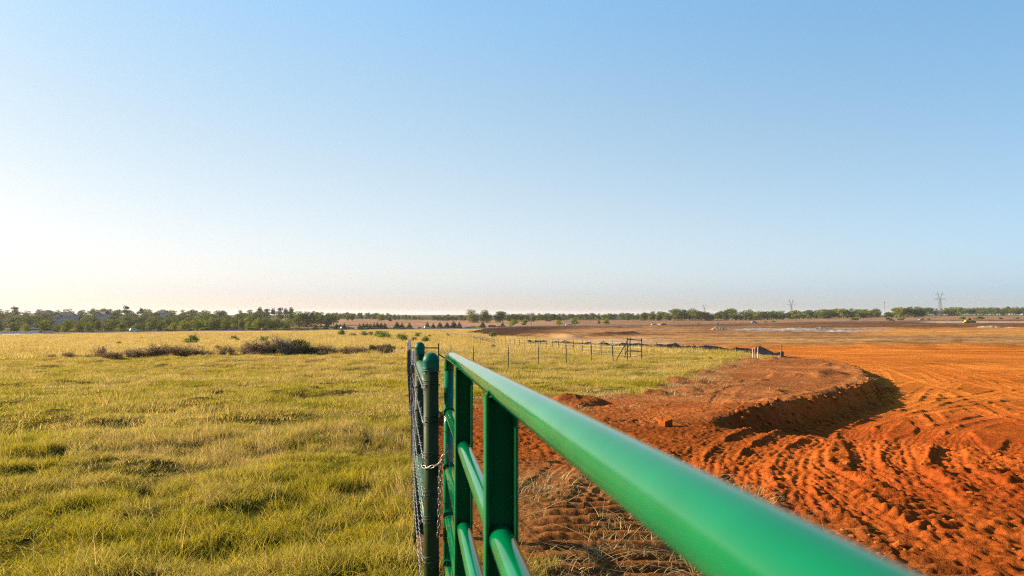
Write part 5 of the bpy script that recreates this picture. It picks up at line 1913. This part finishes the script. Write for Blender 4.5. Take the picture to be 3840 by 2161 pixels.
# yellow grader-like dozer
def dozer():
    Y = 455; px = 3633
    x = (px - 1920) / F * Y
    e = empty('bulldozer', (x, Y, lz(x, Y)), 'yellow bulldozer working at the far side of the graded field', 'bulldozer', None, 0.05)
    mb = MB(); mb.prism([(-3.0, .9), (-3.0, 1.6), (-2.6, 1.9), (-.9, 1.9), (-.9, 2.0), (1.0, 2.0), (2.3, 1.95), (2.6, 1.6), (2.6, .9)], -.85, .85)
    o = mb.build('body', M['dozer'], e)
    mb = MB(); mb.prism([(-1.1, 1.9), (-1.0, 3.05), (.35, 3.05), (.65, 2.0)], -.75, .75); c = mb.build('cab', M['glass'], e)
    mb = MB(); mb.box((-.33, 0, 3.12), (1.8, 1.75, .14)); mb.build('cab_roof', M['dozer'], c)
    for s_ in (-1, 1):
        mb = MB(); mb.prism([(-2.6, .05), (-2.9, .5), (-2.5, .95), (1.9, .95), (2.3, .5), (2.0, .05)], s_ * 1.15 - .28, s_ * 1.15 + .28); mb.build('track', M['tyre'], e)
    mb = MB(); mb.prism([(2.9, .05), (3.3, .1), (3.15, .6), (3.3, 1.15), (3.15, 1.2), (2.95, .7)], -1.7, 1.7); mb.build('blade', M['tyre'], e)
    for s_ in (-1, 1):
        mb = MB(); mb.tube([(-.5, s_ * 1.5, .5), (3.0, s_ * 1.5, .4)], .12, 8); mb.build('push_arm', M['dozer'], e)
    mb = MB(); mb.tube([(1.4, .3, 1.9), (1.4, .3, 2.9)], .08, 8); mb.build('exhaust', M['tyre'], e)
    mb = MB(); mb.prism([(-3.1, 1.0), (-3.9, .5), (-4.2, .0), (-4.0, .0), (-3.6, .4), (-3.1, .8)], -.3, .3); mb.build('ripper', M['dozer'], e)


dozer()


# ------------------------------------------------------------------ pylons, masts, power line
def pylon_mesh():
    mb = MB(); r = .17
    H = 42.0
    def sec(z): return np.interp(z, [0, 10, 28], [4.6, 2.9, 1.15])
    for lo, hi in ((0, 28),):
        zs = [0, 5, 10, 14, 18, 22, 25, 28]
        for a, b in zip(zs[:-1], zs[1:]):
            A, B = sec(a), sec(b)
            ca = [(-A, -A, a), (A, -A, a), (A, A, a), (-A, A, a)]; cb = [(-B, -B, b), (B, -B, b), (B, B, b), (-B, B, b)]
            for i in range(4):
                j = (i + 1) % 4
                mb.tube([ca[i], cb[i]], r, 4, cap=False)
                mb.tube([ca[i], cb[j]], r * .7, 4, cap=False); mb.tube([ca[j], cb[i]], r * .7, 4, cap=False)
                mb.tube([cb[i], cb[j]], r * .6, 4, cap=False)
    legs = mb.mesh('tower_body', M['steel'])
    mb = MB()
    for s_ in (-1, 1):
        pa = Vector((s_ * .4, 0, 27)); pb = Vector((s_ * 4.9, 0, 42))
        for dx in (-.55, .55):
            for dy in (-.6, .6): mb.tube([pa + Vector((dx, dy, 0)), pb + Vector((dx * .3, dy * .3, 0))], r * .8, 4, cap=False)
        for k in range(6):
            a = pa.lerp(pb, k / 6); b = pa.lerp(pb, (k + 1) / 6)
            mb.tube([a + Vector((-.5, 0, 0)), b + Vector((.4, 0, 0))], r * .6, 4, cap=False); mb.tube([a + Vector((.5, 0, 0)), b + Vector((-.4, 0, 0))], r * .6, 4, cap=False)
        c = pa.lerp(pb, .68)
        mb.tube([c + Vector((s_ * -2, 0, -.6)), c + Vector((s_ * 5.0, 0, -.4))], r * .8, 4, cap=False)
        mb.tube([c + Vector((0, 0, 1.5)), c + Vector((s_ * 5.0, 0, -.4))], r * .7, 4, cap=False)
        mb.tube([c + Vector((s_ * 5.0, 0, -.4)), c + Vector((s_ * 5.0, 0, -3.2))], r * .5, 4, cap=False)
    top = mb.mesh('y_head', M['steel'])
    mb = MB()
    for s_ in (-1, 1):
        mb.tube([(0, 0, 27.6), (s_ * 11.2, 0, 29.0)], r * .9, 4, cap=False); mb.tube([(s_ * 1.2, 0, 31.5), (s_ * 11.2, 0, 29.0)], r * .8, 4, cap=False)
        for k in range(1, 5):
            f = k / 5
            mb.tube([(s_ * 11.2 * f, 0, 27.6 + 1.4 * f), (s_ * (1.2 + 10 * (f - .1)), 0, 31.5 - 2.5 * (f - .1))], r * .5, 4, cap=False)
        mb.tube([(s_ * 11, 0, 29), (s_ * 11, 0, 25.6)], r * .5, 4, cap=False)
        mb.tube([(s_ * 5.2, 0, 28), (s_ * 5.2, 0, 25.4)], r * .5, 4, cap=False)
    arm = mb.mesh('cross_arm', M['steel'])
    return legs, top, arm


PY = pylon_mesh()
for px, Y, top, lab in ((3525, 1170, 1094, 'largest and nearest lattice pylon above the tree line'), (2967, 1580, 1123, 'second largest lattice pylon above the trees'), (2641, 2200, 1142, 'middle-sized pale lattice pylon, third largest'),
                        (2441, 2700, 1165, 'small faint pylon just left of the tall tree group'), (2305, 3100, 1172, 'tiny faint pylon above the fan-shaped tree'), (2208, 3300, 1179, 'faintest tiny pylon barely over the trees'), (2124, 3500, 1177, 'tiny faint pylon above the pale pickup'), (2066, 3700, 1183, 'farthest tiny pylon next to the bare tree')):
    x = (px - 1920) / F * Y
    zt = CAMZ + (HOR - top) / F * Y
    zb = lz(x, Y)
    e = empty('pylon', (x, Y, zb), lab, 'pylon', 'power line pylons', R(8))
    sc = max(.25, (zt - zb) / 42.0)
    e.scale = (sc, sc, sc)
    for nm, me in zip(('tower_body', 'y_head', 'cross_arm'), PY): add(nm, me, e)
e = empty('power_line', tuple(at(3525, 1130, 1170)), 'faint pale power cables hanging from the largest pylon towards the picture edge', 'power line')
b0 = Vector(e.location)
for (a, b) in (((3548, 1131), (4300, 1085)), ((3510, 1131), (4250, 1080)), ((3540, 1104), (4300, 1040))):
    A = at(a[0], a[1], 1168); B = at(b[0], b[1], 860)
    mb = MB(); mb.tube([p - b0 for p in sag(A, B, 20, 14.0)], .035, 4, cap=False); mb.build('cable', M['line'], e)
for px, Y, top, lab in ((3317, 1300, 1133, 'thin lattice mast in the gap of the right tree line'), (1627, 1500, 1181, 'thin mast above the gap behind the cedars')):
    x = (px - 1920) / F * Y; zb = lz(x, Y); zt = CAMZ + (HOR - top) / F * Y
    e = empty('mast', (x, Y, zb), lab, 'mast')
    mb = MB(); h = zt - zb
    for k in range(3):
        a = k * 2.1
        mb.tube([(math.cos(a) * .5, math.sin(a) * .5, -1), (math.cos(a) * .4, math.sin(a) * .4, h)], .13, 4)
    for k in range(int(h / 2)):
        mb.tube([(.5 * math.cos(k * 2.1), .5 * math.sin(k * 2.1), k * 2), (.5 * math.cos(k * 2.1 + 2.1), .5 * math.sin(k * 2.1 + 2.1), k * 2 + 2)], .08, 4, cap=False)
    mb.build('lattice', M['steel'], e)
    mb = MB(); mb.box((0, 0, h - 1.5), (1.6, 1.6, 1.8)); mb.build('antenna', M['steel'], e)


# ------------------------------------------------------------------ houses on the hillside
def house(px, py, Y, L, D_, hw, hr, rz, roofm, label, gable=True):
    p = at(px, py, Y)
    zb = lz(p.x, p.y)
    lift = max(0.0, p.z - zb)
    e = empty('house', (p.x, p.y, zb), label, 'house', None, rz)
    mb = MB(); mb.box((0, 0, (hw + lift) / 2 - .5), (L, D_, hw + lift + 1)); mb.build('wall', M['stucco'], e)
    z0 = lift + hw
    mb = MB(); ov = .5
    b = [(-L / 2 - ov, -D_ / 2 - ov, z0), (L / 2 + ov, -D_ / 2 - ov, z0), (L / 2 + ov, D_ / 2 + ov, z0), (-L / 2 - ov, D_ / 2 + ov, z0), (-L * .22, 0, z0 + hr), (L * .22, 0, z0 + hr)]
    mb.v = list(b)
    for q in ((0, 1, 5, 4), (1, 2, 5), (2, 3, 4, 5), (3, 0, 4), (0, 3, 2, 1)): mb.face(list(q))
    rf = mb.build('roof', roofm, e)
    mb = MB(); mb.box((L * .2, D_ * .1, z0 + hr * .9), (.9, .9, 2.2)); mb.build('chimney', M['stucco'], rf)
    if gable:
        gx = -L * .28
        mb = MB(); mb.prism([(gx - 2.4, z0 - hw * .5), (gx - 2.4, z0), (gx, z0 + hr * .72), (gx + 2.4, z0), (gx + 2.4, z0 - hw * .5)], -D_ / 2 - 1.6, -D_ / 2 + .3); mb.build('gable', M['stucco'], e)
        mb = MB()
        for s_ in (-1, 1):
            n_ = Vector((hr * .72, 0, 2.4)).normalized()
            c = Vector((gx + s_ * 1.35, -D_ / 2 - .3, z0 + hr * .36 + .12))
            ang = math.atan2(hr * .72, 2.4)
            mb.box(c, (3.9, 3.4, .22), 0, Matrix.Rotation(s_ * ang, 3, 'Y'))
        mb.build('gable_roof', roofm, rf)
    for wx in (-.05, .15, .35):
        mb = MB(); mb.box((L * wx, -D_ / 2 - .03, lift + hw * .55), (1.3, .1, 1.5)); f = mb.build('window', M['white'], e)
        mb = MB(); mb.box((L * wx, -D_ / 2 - .09, lift + hw * .55), (1.0, .04, 1.2)); mb.build('pane', M['glass'], f)


house(247, 1197, 640, 17, 11, 3.2, 3.6, .25, M['shingle'], 'large house with a brown hipped roof and gable among the hillside oaks')
house(388, 1188, 720, 10, 9, 2.6, 2.8, -.1, M['shingleg'], 'house with a dark roof and pale pointed gable on the hillside')
house(607, 1182, 870, 13, 9, 3.0, 2.6, .1, M['shingleg'], 'dark roofed house peeping over the oaks near the crest', False)
house(165, 1184, 800, 14, 9, 3.0, 2.6, .3, M['shingleg'], 'dark roofed house mostly hidden left of the brown roofed one', False)

# white board fence at the left edge
def board_fence():
    a = gpt(-30, 343); b = gpt(142, 345)
    e = empty('board_fence', tuple(a), 'white board fence beside the road at the left edge', 'fence')
    d = (b - a); L = d.length; t = d.normalized(); rz = math.atan2(t.y, t.x)
    rot = Matrix.Rotation(rz, 3, 'Z')
    n = 15
    for i in range(n + 1):
        p = a.lerp(b, i / n); p.z = lz(p.x, p.y)
        mb = MB(); mb.box(p - a + Vector((0, 0, .65)), (.22, .22, 1.5), 0, rot); mb.build('post', M['white'], e)
    for z in (.40, .82, 1.24):
        mb = MB(); mid = (a + b) / 2; mid.z = (lz(a.x, a.y) + lz(b.x, b.y)) / 2
        mb.box(mid - a + Vector((0, -.14, z)), (L, .05, .18), 0, rot); mb.build('board', M['white'], e)


board_fence()


# heaps of clay on the building site
def heap(px, py, wpx, hpx, mt, lab, seed, depth=.5):
    x, y = gxy(px, py)
    wd = wpx / F * y; h = hpx / F * y
    n = 34
    gx, gy = np.meshgrid(np.linspace(-1, 1, n), np.linspace(-1, 1, n))
    r = np.sqrt(gx ** 2 + gy ** 2)
    X = gx * wd / 2; Yy = gy * wd * depth / 2
    z = np.maximum(0, 1 - r ** 1.6) * h * (.65 + .6 * fbm(X + seed * 9, Yy, wd / 5, 3, seed)) + np.where(r < .95, .16 * h * vnoise(X / (wd / 22), Yy / (wd / 22), seed + 3), 0)
    V = np.stack([X.ravel(), Yy.ravel(), land(X.ravel() + x, Yy.ravel() + y) - lz(x, y) + z.ravel() - .12], 1)
    i0 = np.arange(n - 1)[:, None] * n + np.arange(n - 1)[None, :]
    Q = np.stack([i0, i0 + 1, i0 + 1 + n, i0 + n], -1).reshape(-1, 4)
    o = add('clay_heap', np_mesh('clay_heap', V, Q, mt, False), None, (x, y, lz(x, y)))
    tag(o, lab, 'heap', 'clay heaps on the building site')


heap(2695, 1238, 75, 14, M['spoilb'], 'tan rounded clay heap at the left end of the pale heaps', 1)
heap(2830, 1236, 170, 6, M['spoil'], 'low pale heap right of the tan rounded one', 2)
heap(2985, 1237, 190, 9, M['spoil'], 'long grey heap with broken lumps in the middle of the pale ground', 3)
heap(3080, 1234, 90, 9, simple('dark_spoil', (.13, .12, .11), .95, 0, .4, .7), 'dark grey heap on top of the pale ground', 4)
heap(3160, 1245, 140, 12, M['spoil'], 'pale pinkish heap at the right end of the pale ground', 5)
heap(3715, 1229, 130, 13, M['spoil'], 'grey rubble heap below the bulldozer', 6)
heap(3800, 1230, 70, 6, M['spoil'], 'low white heap at the right picture edge', 7)


# ------------------------------------------------------------------ the air over the land
def haze():
    m = bpy.data.materials.new('haze'); m.use_nodes = True
    nt = m.node_tree
    nt.nodes.remove(nt.nodes['Principled BSDF'])
    v = nt.nodes.new('ShaderNodeVolumePrincipled')
    v.inputs['Color'].default_value = (.90, .93, .98, 1)
    v.inputs['Density'].default_value = .00005
    v.inputs['Anisotropy'].default_value = .25
    nt.links.new(v.outputs[0], nt.nodes['Material Output'].inputs['Volume'])
    mb = MB(); mb.box((0, 0, 17), (24000, 24000, 60))
    o = mb.build('haze', m)
    tag(o, kind='stuff')


haze()
